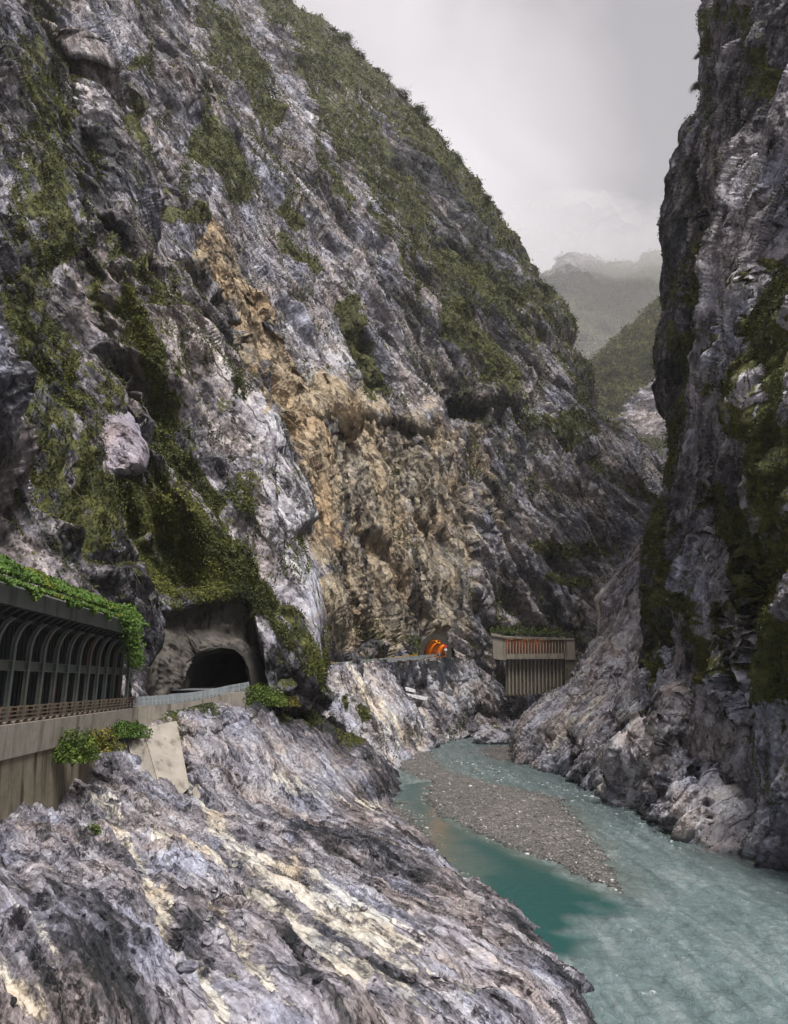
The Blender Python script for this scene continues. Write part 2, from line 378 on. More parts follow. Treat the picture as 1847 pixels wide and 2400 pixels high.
def rock_patch(name, guides, sp, strata, scales, mat, moss=(), tan=(), pale=(), dark=(), streak=(), cream=(), recess=(), base=(.12, 0, 0, 0), cut=None, low=(25, 2.2), ridge=.6, rough=(1.2, .12), seed=0, vert=0., sheets=(), calm=(), gully=0., label=None):
    B = loft(guides, sp)
    R, C = B.shape[:2]
    px, py, d = B[..., 0].ravel().astype(np.float32), B[..., 1].ravel().astype(np.float32), B[..., 2].ravel()
    if recess:
        P0 = WA(px, py, d); wp0 = (d*.05)[:, None]
        rx, ry = px+fbm(P0/wp0, 4, seed+27, .6)*15, py+fbm(P0/wp0, 4, seed+29, .6)*15
        for pts, w_, a in recess: d = d+a*(1-sstep(.2, 1.2, seg_dist(rx, ry, pts)/(w_*D)))
    P = WA(px, py, d)
    G = P.reshape(R, C, 3)
    du = np.gradient(G, axis=1); dv = np.gradient(G, axis=0)
    N = np.cross(du, dv).reshape(-1, 3); N /= np.linalg.norm(N, axis=1, keepdims=True)+1e-9
    view = P-np.array([0, 0, EYE]); s = np.sign((N*view).sum(1).mean()); N *= -s
    Fm = frame_from_normal(strata)
    lw, la = low
    wq = np.stack([pn(P/lw, seed+1), pn(P/lw, seed+2), pn(P/lw, seed+3)], -1)*lw*.10
    wq[:, 2] += fbm(P/(lw*.4), 2, seed+4)*lw*.035
    q = P@Fm.T+wq
    h = fbm(P/lw, 3, seed+5)*la
    for cs, amp in scales:
        h = h+facet(q/np.array(cs), seed+int(cs[0]*3) % 40)*amp
    for lam, amp in sheets: h = h+slabs(q, lam, seed+int(lam*7) % 30)*amp
    h = h+ridged(q/np.array([lw*.3, lw*.3, lw*.08]), 3, seed+9)*ridge
    if cream: h = h*(1-.45*np.clip(paint(px, py, cream), 0, 1))
    h = h+fbm(q/np.array([rough[0]*2, rough[0]*2, rough[0]*.8]), 3, seed+12, .6)*rough[1]
    if vert: h = h+ridged(P/np.array([4., 4., 22.]), 3, seed+15)*vert
    if streak:
        sv = paint(px, py, streak); h = h*(1-.65*sv)+sv*(ridged(P/np.array([3.4, 3.4, 40.]), 3, seed+15)*1.7+ridged(P/np.array([1.3, 1.3, 14.]), 2, seed+16)*.35)
    if gully: h = h-gully*sstep(.15, .75, ridged(q/np.array([70., 70., 13.]), 2, seed+17))
    for pts, w_, a in calm: h = h*(1-a*(1-sstep(.5, 1.4, seg_dist(px, py, pts)/(w_*D))))
    # masks with ragged edges
    wp = (d*.045)[:, None]
    jx = fbm(P/wp, 4, seed+20, .65)*16; jy = fbm(P/wp, 4, seed+24, .65)*16
    mx_, my_ = px+jx, py+jy
    mo = paint(mx_, my_, moss); mo = np.maximum(mo, base[0]) if base[0] > 0 else np.where(mo > .02, mo, base[0]); ta = np.maximum(paint(mx_, my_, tan), base[1])
    mo = mo-.34*np.clip(ta, 0, 1); pa = np.maximum(paint(mx_, my_, pale), base[2]); da = np.maximum(paint(mx_, my_, dark), base[3])
    st = paint(mx_, my_, streak); cr_ = paint(mx_, my_, cream)
    P2 = P+N*h[:, None]
    keep = None
    if cut is not None:
        X = px.reshape(R, C); Y = py.reshape(R, C)
        xc = (X[:-1, :-1]+X[1:, 1:])/2; yc = (Y[:-1, :-1]+Y[1:, 1:])/2
        keep = ~cut(xc, yc)
    me = grid_mesh(name, P2.reshape(R, C, 3), keep)
    attr_vec(me, 'rc', P2@Fm.T+wq); attr_col(me, 'kd', np.stack([mo, ta, pa, da], -1)); attr_col(me, 'ax', np.stack([st, cr_, st*0, st*0], -1))
    o = link(name, me, mat, kind='structure')
    if label: o['label'] = label
    # true shaded normal of the displaced surface for scattering plants
    Gm = P2.reshape(R, C, 3); N2 = np.cross(np.gradient(Gm, axis=1), np.gradient(Gm, axis=0)).reshape(-1, 3)
    N2 /= np.linalg.norm(N2, axis=1, keepdims=True)+1e-9; N2 *= -s
    return dict(P=P2, N=N2, px=px, py=py, d=d, moss=mo, shape=(R, C), o=o)

def vtx_at(patch, px, py):
    """surface point of a patch where the photograph shows it"""
    i = int(np.argmin((patch['px']-px)**2+(patch['py']-py)**2)); return Vector(patch['P'][i])
# ------------------------------------------------------------------ rock materials
M_LEFT = rock_material('rock_left', .30, 1., shift=-.016)
M_RIGHT = rock_material('rock_right', .36, 1., shift=-.008, warm=.25)
M_BANK = rock_material('rock_bank', .95, 1., shift=-.004, cream=True, st=1.5, chip=(.8, .8), cc=.55, jitter=.5)
M_FARBANK = rock_material('rock_far_bank', .42, 1., shift=.085, cream=True, st=1.3, chip=(.6, .6))
M_FAR = rock_material('rock_far', .08, 1., shift=-.01)

def gslope(pts, d0, s):
    d0 = d0 if isinstance(d0, (list, tuple)) else [d0]*len(pts)
    return [(x, y, a*s/(s-tanE(y))) for (x, y), a in zip(pts, d0)]

# ------------------------------------------------------------------ left cliff: near buttress, stained face, mountain flank
Ys = [1400, 1200, 1000, 800, 600, 400, 150, -120]
def col10(p):                                    # insert one row between rows 3 and 4
    a, b = p[3], p[4]
    return p[:4]+[tuple((i+j)/2 for i, j in zip(a, b))]+p[4:]
Lg = []
Lg.append(gslope([(-330, y) for y in (1750, 1400, 1200, 1000, 900, 800, 600, 400, 150, -120)], 36, 2.6))
Lg.append(gslope([(-60, y) for y in (1700, 1380, 1190, 1000, 900, 800, 600, 400, 150, -120)], 60, 2.6))
Lg.append(gslope(col10([(262, 1655), (272, 1370), (290, 1220), (270, 1050), (240, 850), (200, 650), (150, 420), (80, 160), (20, -120)]), 82, 2.6))
Lg.append(gslope(col10([(292, 1452), (302, 1365), (312, 1216), (290, 1048), (258, 850), (216, 650), (165, 420), (95, 160), (32, -120)]), 82.3, 2.6))
Lg.append(gslope(col10([(430, 1428), (420, 1335), (400, 1200), (370, 1040), (330, 850), (280, 650), (225, 420), (150, 160), (80, -120)]), 83, 2.6))
Lg.append(gslope(col10([(560, 1396), (540, 1310), (510, 1190), (460, 1040), (400, 850), (340, 650), (280, 420), (200, 160), (120, -120)]), 85, 2.6))
Lg.append(gslope(col10([(598, 1448), (585, 1335), (555, 1215), (500, 1065), (425, 865), (360, 658), (297, 420), (217, 160), (137, -120)]), [86.5, 87, 88, 89, 91, 94, 97, 103, 109, 115], 2.6))
Lg.append(gslope(col10([(640, 1628), (648, 1460), (595, 1260), (530, 1090), (445, 880), (375, 665), (310, 420), (230, 160), (150, -120)]), [88, 89, 90, 91, 93, 96, 100, 106, 112, 118], 2.6))
Lg.append(gslope(col10([(684, 1650), (704, 1500), (660, 1330), (600, 1150), (490, 910), (405, 680), (345, 420), (265, 160), (180, -120)]), [94, 93, 94, 96, 99, 104, 110, 118, 125, 132], 2.6))
Lg.append(gslope(col10([(722, 1650), (754, 1560), (731, 1392), (648, 1188), (520, 960), (435, 700), (380, 420), (300, 160), (215, -120)]), [99, 97, 98, 100, 104, 108, 117, 125, 132, 138], 2.6))
Lg.append(gslope(col10([(682, 1655), (728, 1573), (726, 1411), (655, 1216), (535, 975), (455, 715), (405, 430), (330, 160), (240, -120)]), [122, 116, 120, 125, 129, 131, 134, 137, 140, 143], 2.6))
Lg.append(gslope(col10([(790, 1575), (790, 1490), (790, 1360), (740, 1180), (640, 960), (550, 715), (490, 430), (410, 160), (300, -120)]), [158, 158, 157, 154, 152, 150, 150, 150, 150, 150], 2.6))
Lg.append(gslope(col10([(940, 1555), (940, 1460), (930, 1340), (900, 1160), (800, 950), (710, 715), (620, 430), (500, 160), (360, -120)]), [208, 208, 206, 203, 194, 190, 188, 186, 184, 182], 2.7))
Lg.append(gslope(col10([(1060, 1560), (1060, 1455), (1060, 1330), (1050, 1150), (980, 950), (880, 715), (760, 430), (580, 160), (400, -120)]), [240, 240, 239, 237, 232, 226, 218, 212, 208, 204], 2.7))
Lg.append(gslope(col10([(1210, 1660), (1205, 1450), (1210, 1320), (1200, 1140), (1150, 940), (1060, 715), (890, 430), (660, 160), (430, -120)]), [272, 266, 262, 260, 256, 250, 240, 230, 225, 220], 2.6))
RID = [(1440, 1680), (1450, 1480), (1520, 1330), (1552, 1190), (1470, 1030), (1384, 962), (1262, 710), (1102, 430), (828, 138), (470, -120)]
Lg.append(gslope([(1330, 1670), (1350, 1480), (1390, 1330), (1410, 1180), (1350, 1035), (1290, 950), (1180, 720), (1010, 430), (750, 150), (450, -120)], [285, 284, 284, 284, 282, 275, 266, 255, 245, 236], 2.5))
rd0 = [292, 292, 300, 312, 312, 292, 282, 270, 258, 248]
Lg.append(gslope(RID, rd0, 2.3))
Lg.append([(x-30, y+25, dd+55) for (x, y, dd) in gslope(RID, rd0, 2.3)])
Lg.append([(x-140, y+60, dd+220) for (x, y, dd) in gslope(RID, rd0, 2.3)])

MOSS_L = [([(630, 1300), (650, 1360), (660, 1430)], 22, .62), ([(60, 720), (150, 1000), (250, 1180)], 125, .46), ([(340, 980), (420, 1180), (520, 1280)], 60, .5), ([(60, 80), (120, 500)], 100, .42), ([(330, 620), (420, 900)], 50, .40), ([(450, 130), (600, 420)], 80, .36), ([(900, 700), (1150, 1000)], 110, .36), ([(26, 0), (60, 60), (87, 108)], 34, .95), ([(60, 100), (100, 217), (156, 320)], 28, .9), ([(40, 110), (50, 500), (60, 1100)], 62, .62), ([(43, 390), (70, 480), (87, 563)], 28, .95),
    ([(490, 65), (530, 170), (563, 280)], 42, .85), ([(433, 20), (476, 173)], 36, .62), ([(405, 215), (433, 281)], 22, .85), ([(433, 303), (498, 411)], 42, .92), ([(234, 268), (281, 390)], 24, .75),
    ([(294, 411), (390, 476)], 13, .95), ([(411, 338), (450, 372)], 18, .8), ([(225, 143), (268, 156)], 12, .9), ([(593, 455), (628, 489)], 12, .95), ([(684, 359), (727, 433)], 18, .85),
    ([(570, 5), (680, 95), (728, 150)], 40, .78), ([(680, 90), (860, 260), (1030, 440)], 44, .68), ([(700, 200), (800, 350), (900, 520)], 56, .66), ([(640, 130), (740, 330)], 26, .7), ([(870, 500), (1000, 600), (1130, 690)], 60, .62),
    ([(1030, 430), (1110, 590), (1200, 740), (1250, 850)], 36, .58), ([(880, 527), (1000, 590), (1132, 650)], 36, .76), ([(957, 667), (1000, 740), (1062, 807)], 46, .86), ([(732, 667), (795, 842)], 30, 1.), ([(500, 105), (571, 281)], 26, .7),
    ([(676, 316), (732, 435)], 18, .85), ([(273, 686), (320, 790), (360, 890)], 26, 1.), ([(195, 1051), (316, 1104)], 40, 1.), ([(292, 1075), (400, 1160), (487, 1240)], 72, .88), ([(341, 929), (487, 1124)], 24, .75),
    ([(0, 880), (160, 1150)], 70, .76), ([(122, 783), (170, 1124)], 16, .9), ([(487, 1173), (609, 1290)], 26, .8), ([(300, 1190), (440, 1240), (550, 1270)], 46, .9), ([(570, 1290), (640, 1400), (690, 1440)], 24, .55),
    ([(700, 1345), (800, 1365), (890, 1372)], 16, .8), ([(1050, 1338), (1200, 1345)], 9, 1.), ([(1140, 1170), (1290, 1178)], 14, .95), ([(1160, 1232), (1250, 1238)], 13, .95), ([(1180, 900), (1250, 930)], 20, .75), ([(1240, 1000), (1380, 1080)], 14, .75),
    ([(1040, 760), (1120, 900), (1200, 940)], 30, .66), ([(1000, 940), (1060, 1080)], 22, .55), ([(300, 560), (330, 700)], 14, .7), ([(170, 560), (230, 720)], 16, .7), ([(0, 620), (40, 900)], 44, .8), ([(590, 520), (650, 590)], 16, .75), ([(780, 440), (900, 640)], 16, .7)]
TAN_L = [([(405, 520), (430, 620)], 30, 1.), ([(440, 570), (530, 700)], 30, 1.), ([(500, 700), (560, 790), (620, 850)], 30, .95), ([(515, 790), (520, 920)], 13, .9), ([(570, 900), (640, 970), (690, 1050)], 52, .95), ([(620, 880), (760, 885)], 30, .85),
    ([(655, 1000), (690, 1180)], 42, .9), ([(750, 900), (790, 1100), (800, 1330)], 92, .78), ([(900, 960), (930, 1120), (940, 1300)], 104, .64), ([(480, 760), (490, 950)], 14, .8), ([(1010, 930), (1050, 1130)], 30, .55), ([(700, 1250), (720, 1380)], 34, .7), ([(1060, 1180), (1080, 1300)], 30, .4)]
PALE_L = [([(440, 830), (520, 980), (600, 1080), (640, 1170), (662, 1270), (668, 1350)], 19, .9), ([(280, 450), (400, 540)], 42, .8), ([(300, 560), (390, 640)], 34, .85), ([(690, 560), (760, 640), (850, 720)], 36, 1.), ([(885, 640), (945, 760)], 30, .95),
    ([(545, 60), (600, 180), (690, 310)], 24, .95), ([(780, 440), (860, 520)], 34, .7), ([(230, 100), (320, 280), (420, 450)], 50, .6), ([(840, 790), (900, 890)], 26, .7), ([(330, 700), (400, 830)], 28, .6), ([(840, 285), (900, 350)], 14, .9), ([(1240, 950), (1330, 960)], 20, .8), ([(960, 1330), (1050, 1420)], 40, .5), ([(100, 600), (160, 780)], 26, .4), ([(0, 300), (30, 380)], 14, .7), ([(740, 700), (830, 900)], 20, .5)]
DARK_L = [([(650, 1330), (665, 1460)], 30, .7), ([(860, 300), (1000, 480), (1120, 690)], 105, .36), ([(1000, 720), (1200, 900), (1270, 1100)], 105, .12), ([(60, 620), (140, 900)], 90, .3), ([(860, 330), (960, 420), (1060, 500)], 40, .8), ([(1000, 560), (1100, 650)], 30, .7), ([(980, 870), (1030, 900)], 26, 1.), ([(600, 1420), (670, 1460)], 40, .9), ([(430, 720), (480, 860)], 20, .8), ([(1080, 900), (1200, 1000), (1180, 1200)], 46, .2), ([(400, 1290), (560, 1300)], 16, .9), ([(40, 600), (70, 800)], 20, .6), ([(700, 1380), (880, 1395)], 12, .9), ([(850, 880), (880, 940)], 20, .6)]  # dark rock; strokes at the cave and undercut put shade into the colour
STR_L = [([(730, 960), (760, 1360)], 60, 1.), ([(850, 940), (870, 1360)], 60, 1.), ([(940, 940), (960, 1300)], 60, .8), ([(1080, 900), (1110, 1250)], 50, .5), ([(640, 1000), (680, 1100)], 20, .7), ([(60, 600), (120, 1200)], 60, .5)]
REC_L = [([(405, 200), (430, 250)], 30, 9), ([(985, 872), (1010, 890)], 34, 14), ([(745, 720), (780, 830)], 28, 9), ([(640, 880), (760, 868), (900, 900)], 24, -5), ([(720, 960), (800, 1150), (860, 1330)], 90, 5), ([(990, 850), (1100, 840)], 20, -6), ([(480, 700), (500, 900)], 20, 4),
    ([(440, 570), (540, 740), (620, 860)], 26, 3), ([(830, 300), (930, 400)], 26, 4), ([(1060, 800), (1230, 960)], 30, -4), ([(200, 120), (380, 470)], 40, -3), ([(285, 420), (400, 480)], 12, 4), ([(860, 900), (870, 960)], 14, 6), ([(1000, 1060), (1040, 1300)], 20, -5)]
ARCH = [(994, 1548), (993, 1528), (997, 1512), (1006, 1502), (1019, 1498), (1032, 1501), (1042, 1510), (1047, 1524), (1048, 1545)]
def in_arch(x, y, grow=1.06):
    cx, cy = 1020., 1530.
    rx, ry = 27*grow, 33*grow
    return (y < 1546) & (np.abs(x-cx) < rx) & (((x-cx)/rx)**2+(np.minimum(y-cy, 0)/ry)**2 < 1)
Lg = [[(g[0][0], g[0][1]-6, g[0][2]+7)]+g for g in Lg]
ST_L = (.637, .453, .534)
left = rock_patch('cliff_left', Lg, 3.0, ST_L, [((26, 26, 8), 1.7), ((10, 10, 3.), .6), ((4.2, 4.2, 1.6), .36), ((1.8, 1.8, .8), .2)], M_LEFT,
    moss=MOSS_L, tan=TAN_L, pale=PALE_L, dark=DARK_L, streak=STR_L, recess=REC_L, cut=lambda x, y: in_arch(x, y, 1.2), base=(.24, 0, 0, 0), low=(34, 3.0), ridge=.7, rough=(1.6, .12), seed=3, gully=5., calm=[([(262, 1310), (262, 1490)], 44, .95), ([(300, 1310), (400, 1275), (520, 1265), (560, 1330), (580, 1460)], 34, .75), ([(928, 1388)], 34, .9), ([(630, 1170), (660, 1270), (668, 1340), (680, 1430)], 34, .72), ([(318, 390), (325, 460), (345, 540)], 34, .93), ([(440, 670), (450, 720)], 20, .9), ([(455, 690), (465, 730)], 14, .6)], sheets=[(23, 6.), (8, 3.3), (3.1, 1.3), (1.3, .4)])
left['o']['label'] = 'steep left cliff of layered grey marble with moss and a tan stained face'

# ------------------------------------------------------------------ right cliff
Cs = [(1490, 1760), (1515, 1540), (1535, 1360), (1560, 1245), (1581, 1055), (1558, 835), (1564, 650), (1560, 545), (1604, 407), (1617, 320), (1655, 250), (1658, 100), (1668, -110)]
cy_ = [p[1] for p in Cs]
Cg = [[(x+90, y, dd+170) for (x, y, dd) in gslope(Cs, 128, 5)], [(x+18, y, dd+32) for (x, y, dd) in gslope(Cs, 128, 5)], gslope(Cs, 126, 5)]
Cg.append(gslope([(max(x+45, 1560), y+20) for x, y in Cs], 112, 5))
Cg.append(gslope([(1660, 1860)]+[(1645+i*6, y) for i, (x, y) in enumerate(Cs[1:])], 97, 5))
Cg.append(gslope([(1715, 2010)]+[(1715+i*5, y+40) for i, (x, y) in enumerate(Cs[1:])], 80, 5))
Cg.append(gslope([(1880, 2120)]+[(1862, y+60) for x, y in Cs[1:]], 65, 5))
Cg.append(gslope([(2300, 2250)]+[(2250, y+60) for x, y in Cs[1:]], 47, 5))
MOSS_C = [([(1665, 600), (1672, 1000), (1668, 1480)], 44, .95), ([(1450, 902), (1462, 1028)], 28, .88), ([(1408, 1069), (1425, 1150), (1430, 1290)], 30, .92), ([(1554, 1048), (1575, 1152)], 22, .85), ([(1596, 1111), (1640, 1300), (1658, 1465)], 44, .95), ([(1492, 1215), (1513, 1340)], 11, .85), ([(1513, 1361), (1540, 1465)], 18, .8),
    ([(1575, 840), (1650, 944)], 34, .9), ([(1606, 105), (1640, 196)], 22, .75), ([(1533, 0), (1516, 105)], 14, .9), ([(1497, 527), (1480, 667)], 18, .78), ([(1660, 597), (1610, 807)], 30, .92), ([(1440, 700), (1470, 880)], 22, .75), ([(1400, 1290), (1440, 1380)], 26, .85), ([(1560, 1290), (1600, 1450)], 20, .7), ([(1560, 30), (1600, 60)], 26, .7), ([(1440, 1400), (1420, 1470)], 18, .8), ([(1530, 640), (1560, 760)], 14, .6)]
PALE_C = [([(1525, 1085), (1500, 1180), (1515, 1260)], 20, 1.), ([(1530, 300), (1550, 500), (1560, 640)], 34, .45), ([(1500, 960), (1530, 1040)], 24, .7), ([(1470, 1180), (1500, 1290)], 16, .6), ([(1625, 300), (1610, 420)], 20, .7), ([(1480, 1330), (1460, 1440)], 24, .5), ([(1640, 730), (1600, 900)], 16, .6)]
DARK_C = [([(1440, 380), (1425, 560), (1440, 800)], 34, .8), ([(1590, 1000), (1600, 1200)], 26, .9), ([(1480, 300), (1500, 480)], 30, .4), ([(1580, 1500), (1600, 1700)], 60, .55), ([(1400, 1330), (1440, 1420)], 30, .9), ([(1590, 1250), (1600, 1400)], 18, .9)]
REC_C = [([(1540, 1040), (1560, 1250), (1590, 1500)], 14, 4), ([(1480, 980), (1440, 1250)], 16, -3), ([(1420, 1330), (1440, 1400)], 16, 5), ([(1600, 600), (1620, 900)], 22, -3), ([(1610, 1200), (1620, 1400)], 18, 4), ([(1500, 200), (1500, 500)], 12, 3), ([(1570, 1680), (1600, 1780)], 16, 4)]
ST_R = (.25, -.90, -.36)
right = rock_patch('cliff_right', Cg, 3.0, ST_R, [((20, 20, 5.5), 2.4), ((8, 8, 2.2), 1.15), ((3.4, 3.4, 1.), .5), ((1.5, 1.5, .45), .2)], M_RIGHT,
    moss=MOSS_C, pale=PALE_C, dark=DARK_C, recess=REC_C, gully=3., low=(28, 2.0), ridge=.6, rough=(1.3, .1), seed=31, calm=[([(x/D, y/D) for x, y in Cs], 20, .3)], sheets=[(6, 1.7), (2.4, .85), (1.1, .3)], base=(.2, 0, 0, .22))
right['o']['label'] = 'dark sheer right cliff with green creepers hanging on it'

# ------------------------------------------------------------------ right bank: pale spur and water-worn toes
K = [[(1290, 1800, 260), (1300, 1720, 262), (1340, 1650, 262), (1400, 1610, 264), (1460, 1520, 266), (1480, 1420, 268), (1520, 1340, 270), (1590, 1260, 272)],
     [(1235, 1800, 172), (1238, 1725, 178), (1297, 1650, 186), (1356, 1605, 192), (1412, 1505, 200), (1428, 1405, 204), (1477, 1330, 208), (1540, 1255, 212)],
     [(1222, 1805, 152), (1226, 1722, 158), (1286, 1645, 166), (1346, 1600, 174), (1406, 1500, 182), (1421, 1400, 187), (1470, 1326, 191), (1534, 1250, 196)],
     [(1280, 1828, 137), (1290, 1735, 142), (1335, 1660, 150), (1385, 1600, 158), (1440, 1500, 168), (1458, 1400, 174), (1500, 1326, 180), (1560, 1250, 186)],
     [(1345, 1850, 122), (1350, 1760, 126), (1378, 1680, 135), (1425, 1600, 145), (1474, 1500, 155), (1494, 1400, 162), (1530, 1326, 170), (1585, 1250, 178)],
     [(1430, 1915, 101), (1432, 1800, 107), (1462, 1700, 114), (1502, 1600, 122), (1532, 1500, 130), (1552, 1400, 137), (1590, 1326, 144), (1625, 1250, 150)],
     [(1520, 1962, 89), (1510, 1840, 93), (1520, 1730, 100), (1545, 1630, 108), (1570, 1540, 116), (1590, 1440, 122), (1615, 1360, 130), (1645, 1280, 138)],
     [(1600, 2015, 77), (1590, 1890, 80), (1585, 1770, 87), (1585, 1660, 95), (1610, 1560, 103), (1630, 1460, 112), (1650, 1390, 120), (1670, 1310, 130)],
     [(1750, 2055, 70), (1740, 1930, 75), (1720, 1810, 84), (1710, 1710, 95), (1720, 1610, 106), (1730, 1510, 115), (1740, 1430, 122), (1750, 1350, 130)],
     [(1900, 2110, 66), (1880, 1960, 70), (1840, 1830, 84), (1820, 1710, 100), (1820, 1610, 112), (1820, 1510, 122), (1820, 1430, 130), (1820, 1350, 138)]]
RECK = [([(1310, 1560), (1330, 1690)], 9, 5), ([(1330, 1540), (1340, 1640)], 16, 3), ([(1255, 1640), (1275, 1700)], 8, 3), ([(1340, 1640), (1400, 1580), (1450, 1500)], 10, -4), ([(1225, 1480), (1290, 1440), (1360, 1400)], 12, -3), ([(1375, 1650), (1440, 1720)], 9, 3), ([(1480, 1640), (1520, 1750)], 12, 3), ([(1215, 1560), (1240, 1600)], 8, 2.5), ([(1170, 1570), (1180, 1620)], 7, 3), ([(1300, 1420), (1340, 1460)], 12, 3)]
bank_r = rock_patch('rock_bank_right', K, 3.0, (-.55, .55, .62), [((9, 9, 2.8), 1.5), ((4, 4, 1.2), .75), ((1.8, 1.8, .55), .3)], M_FARBANK,
    moss=[([(1400, 1310), (1430, 1440)], 16, .7), ([(1420, 1470), (1400, 1540)], 12, .6)], pale=[([(1190, 1600), (1300, 1500), (1420, 1420)], 60, .35), ([(1400, 1610), (1500, 1740)], 60, .3), ([(1280, 1270), (1340, 1160)], 40, .15)], dark=[([(1310, 1550), (1335, 1680)], 20, .9), ([(1360, 1560), (1420, 1520)], 26, .8), ([(1215, 1560), (1235, 1640)], 12, .7), ([(1350, 1160), (1300, 1350)], 50, .35), ([(1500, 1720), (1540, 1790)], 30, .7), ([(1150, 1700), (1560, 1790)], 8, .6)], cream=[([(1180, 1600), (1290, 1490)], 26, .55), ([(1290, 1700), (1330, 1590), (1370, 1500)], 16, .55), ([(1300, 1230), (1280, 1330)], 40, .35)],
    recess=RECK, low=(16, 1.6), ridge=.6, rough=(1.2, .1), seed=47, sheets=[(4, 1.0), (1.5, .4)], base=(-.05, 0, 0, 0))
bank_r['o']['label'] = 'pale water-worn rock spur along the right bank below the dark cliff'

# ------------------------------------------------------------------ left bank: foreground slabs and the ledge behind
def Pz(px, py, z): return (px, py, dz(py, z))
E = [[Pz(-1500, 2900, 8.4), Pz(-400, 3000, 6.6), Pz(300, 3000, 5.4), Pz(800, 3000, 3.8), Pz(1250, 2950, 1.4), Pz(1560, 2850, -2)],
     [Pz(-1000, 2460, 8.6), Pz(0, 2440, 6.8), Pz(450, 2440, 5.4), Pz(850, 2430, 4), Pz(1240, 2430, 1.9), Pz(1440, 2440, -1.6)],
     [Pz(-700, 2200, 8.8), Pz(80, 2280, 7.0), Pz(480, 2290, 5.5), Pz(860, 2310, 4), Pz(1230, 2320, 1.9), Pz(1400, 2340, -1.6)],
     [Pz(-560, 2080, 8.7), Pz(150, 2120, 7.2), Pz(500, 2160, 5.6), Pz(850, 2190, 3.9), Pz(1160, 2190, 1.8), Pz(1300, 2225, -1.6)],
     [Pz(-200, 1940, 8.3), Pz(180, 1960, 7.5), Pz(510, 1990, 5.8), Pz(800, 2030, 3.7), Pz(1030, 2055, 1.6), Pz(1130, 2100, -1.6)],
     [Pz(-60, 1850, 8.5), Pz(280, 1850, 7.7), Pz(520, 1880, 5.9), Pz(760, 1920, 3.6), Pz(950, 1950, 1.3), Pz(1045, 2040, -1.6)],
     [(160, 1770, 56), (390, 1805, 62), (570, 1800, 66), (740, 1835, 73), (860, 1880, 83), (925, 1935, 97)],
     [(400, 1690, 69), (490, 1700, 72), (600, 1706, 77), (730, 1748, 86), (858, 1806, 97), (945, 1880, 116)],
     [(520, 1656, 82), (590, 1652, 86), (650, 1653, 91), (732, 1694, 98), (852, 1760, 106), (938, 1850, 124)],
     [(560, 1640, 98), (620, 1640, 101), (690, 1660, 104), (756, 1698, 110), (860, 1756, 118), (932, 1815, 136)]]
RECE = [([(600, 1525), (700, 1535), (770, 1580)], 22, 8), ([(590, 1490), (690, 1490)], 8, -1.2), ([(700, 1560), (790, 1640)], 12, 2), ([(380, 1560), (540, 1530)], 12, -1.5), ([(840, 1640), (850, 1690)], 8, 1.5), ([(325, 1640), (385, 1650)], 26, 3.0)]
CREAM_E = [([(170, 1660), (260, 1800), (360, 2010), (470, 2184)], 16, .72), ([(390, 1690), (470, 1790), (560, 1850)], 18, .75), ([(330, 1790), (480, 1830)], 12, .7), ([(515, 1835), (640, 1910), (760, 1960), (870, 2040)], 30, .8), ([(560, 1900), (660, 2030), (760, 2110)], 34, .85), ([(440, 1980), (520, 2080), (600, 2184)], 20, .8), ([(600, 1660), (720, 1700), (800, 1720)], 20, .6), ([(680, 1985), (830, 2030)], 34, .8), ([(0, 1900), (60, 2010), (100, 2120)], 30, .55), ([(800, 2100), (900, 2184)], 26, .6), ([(330, 1930), (350, 2030)], 16, .8), ([(0, 2090), (80, 2184)], 26, .6), ([(560, 1950), (1000, 2150)], 12, .6)]
DARK_E = [([(590, 1530), (690, 1545), (770, 1590)], 26, 1.), ([(570, 1500), (740, 1530), (830, 1640)], 44, .75), ([(380, 2000), (420, 2080)], 26, .9), ([(130, 1920), (250, 2040)], 60, .55), ([(620, 1560), (780, 1600), (840, 1680)], 40, .45), ([(500, 1900), (600, 2000), (640, 2120)], 16, .8), ([(780, 1680), (860, 1660)], 26, .8), ([(620, 1780), (760, 1800), (900, 1880)], 28, .45), ([(200, 2100), (330, 2184)], 50, .5), ([(750, 2080), (880, 2120)], 16, .7), ([(900, 1980), (1140, 2040)], 30, .35), ([(600, 1510), (730, 1540)], 24, .9), ([(1080, 1960), (1260, 2184)], 14, .5)]  # slate tones; strokes under the ledge overhang paint in its shade
ST_E = (.74, .60, .30)
bank_l = rock_patch('rock_bank_left', E, 2.6, ST_E, [((9, 6, 1.9), .6), ((4.4, 2.4, .7), .32), ((1.5, 1., .35), .16), ((.6, .5, .2), .085)], M_BANK,
    moss=[([(590, 1525), (690, 1540), (750, 1575)], 20, .72), ([(600, 1500), (700, 1520)], 14, .5), ([(560, 1470), (640, 1490)], 12, .8), ([(340, 1520), (380, 1570)], 20, .6)], dark=DARK_E, cream=CREAM_E, pale=[([(700, 1880), (1000, 1980)], 40, .35), ([(0, 1850), (150, 1860)], 40, .3), ([(500, 1600), (700, 1640)], 30, .35)], recess=RECE, low=(11, .55), ridge=.2, rough=(.5, .04), seed=61, sheets=[(2.4, .42), (.8, .2), (.3, .08)], base=(-.3, 0, 0, 0))
bank_l['o']['label'] = 'cream and slate banded rock slabs sloping to the river in the foreground'

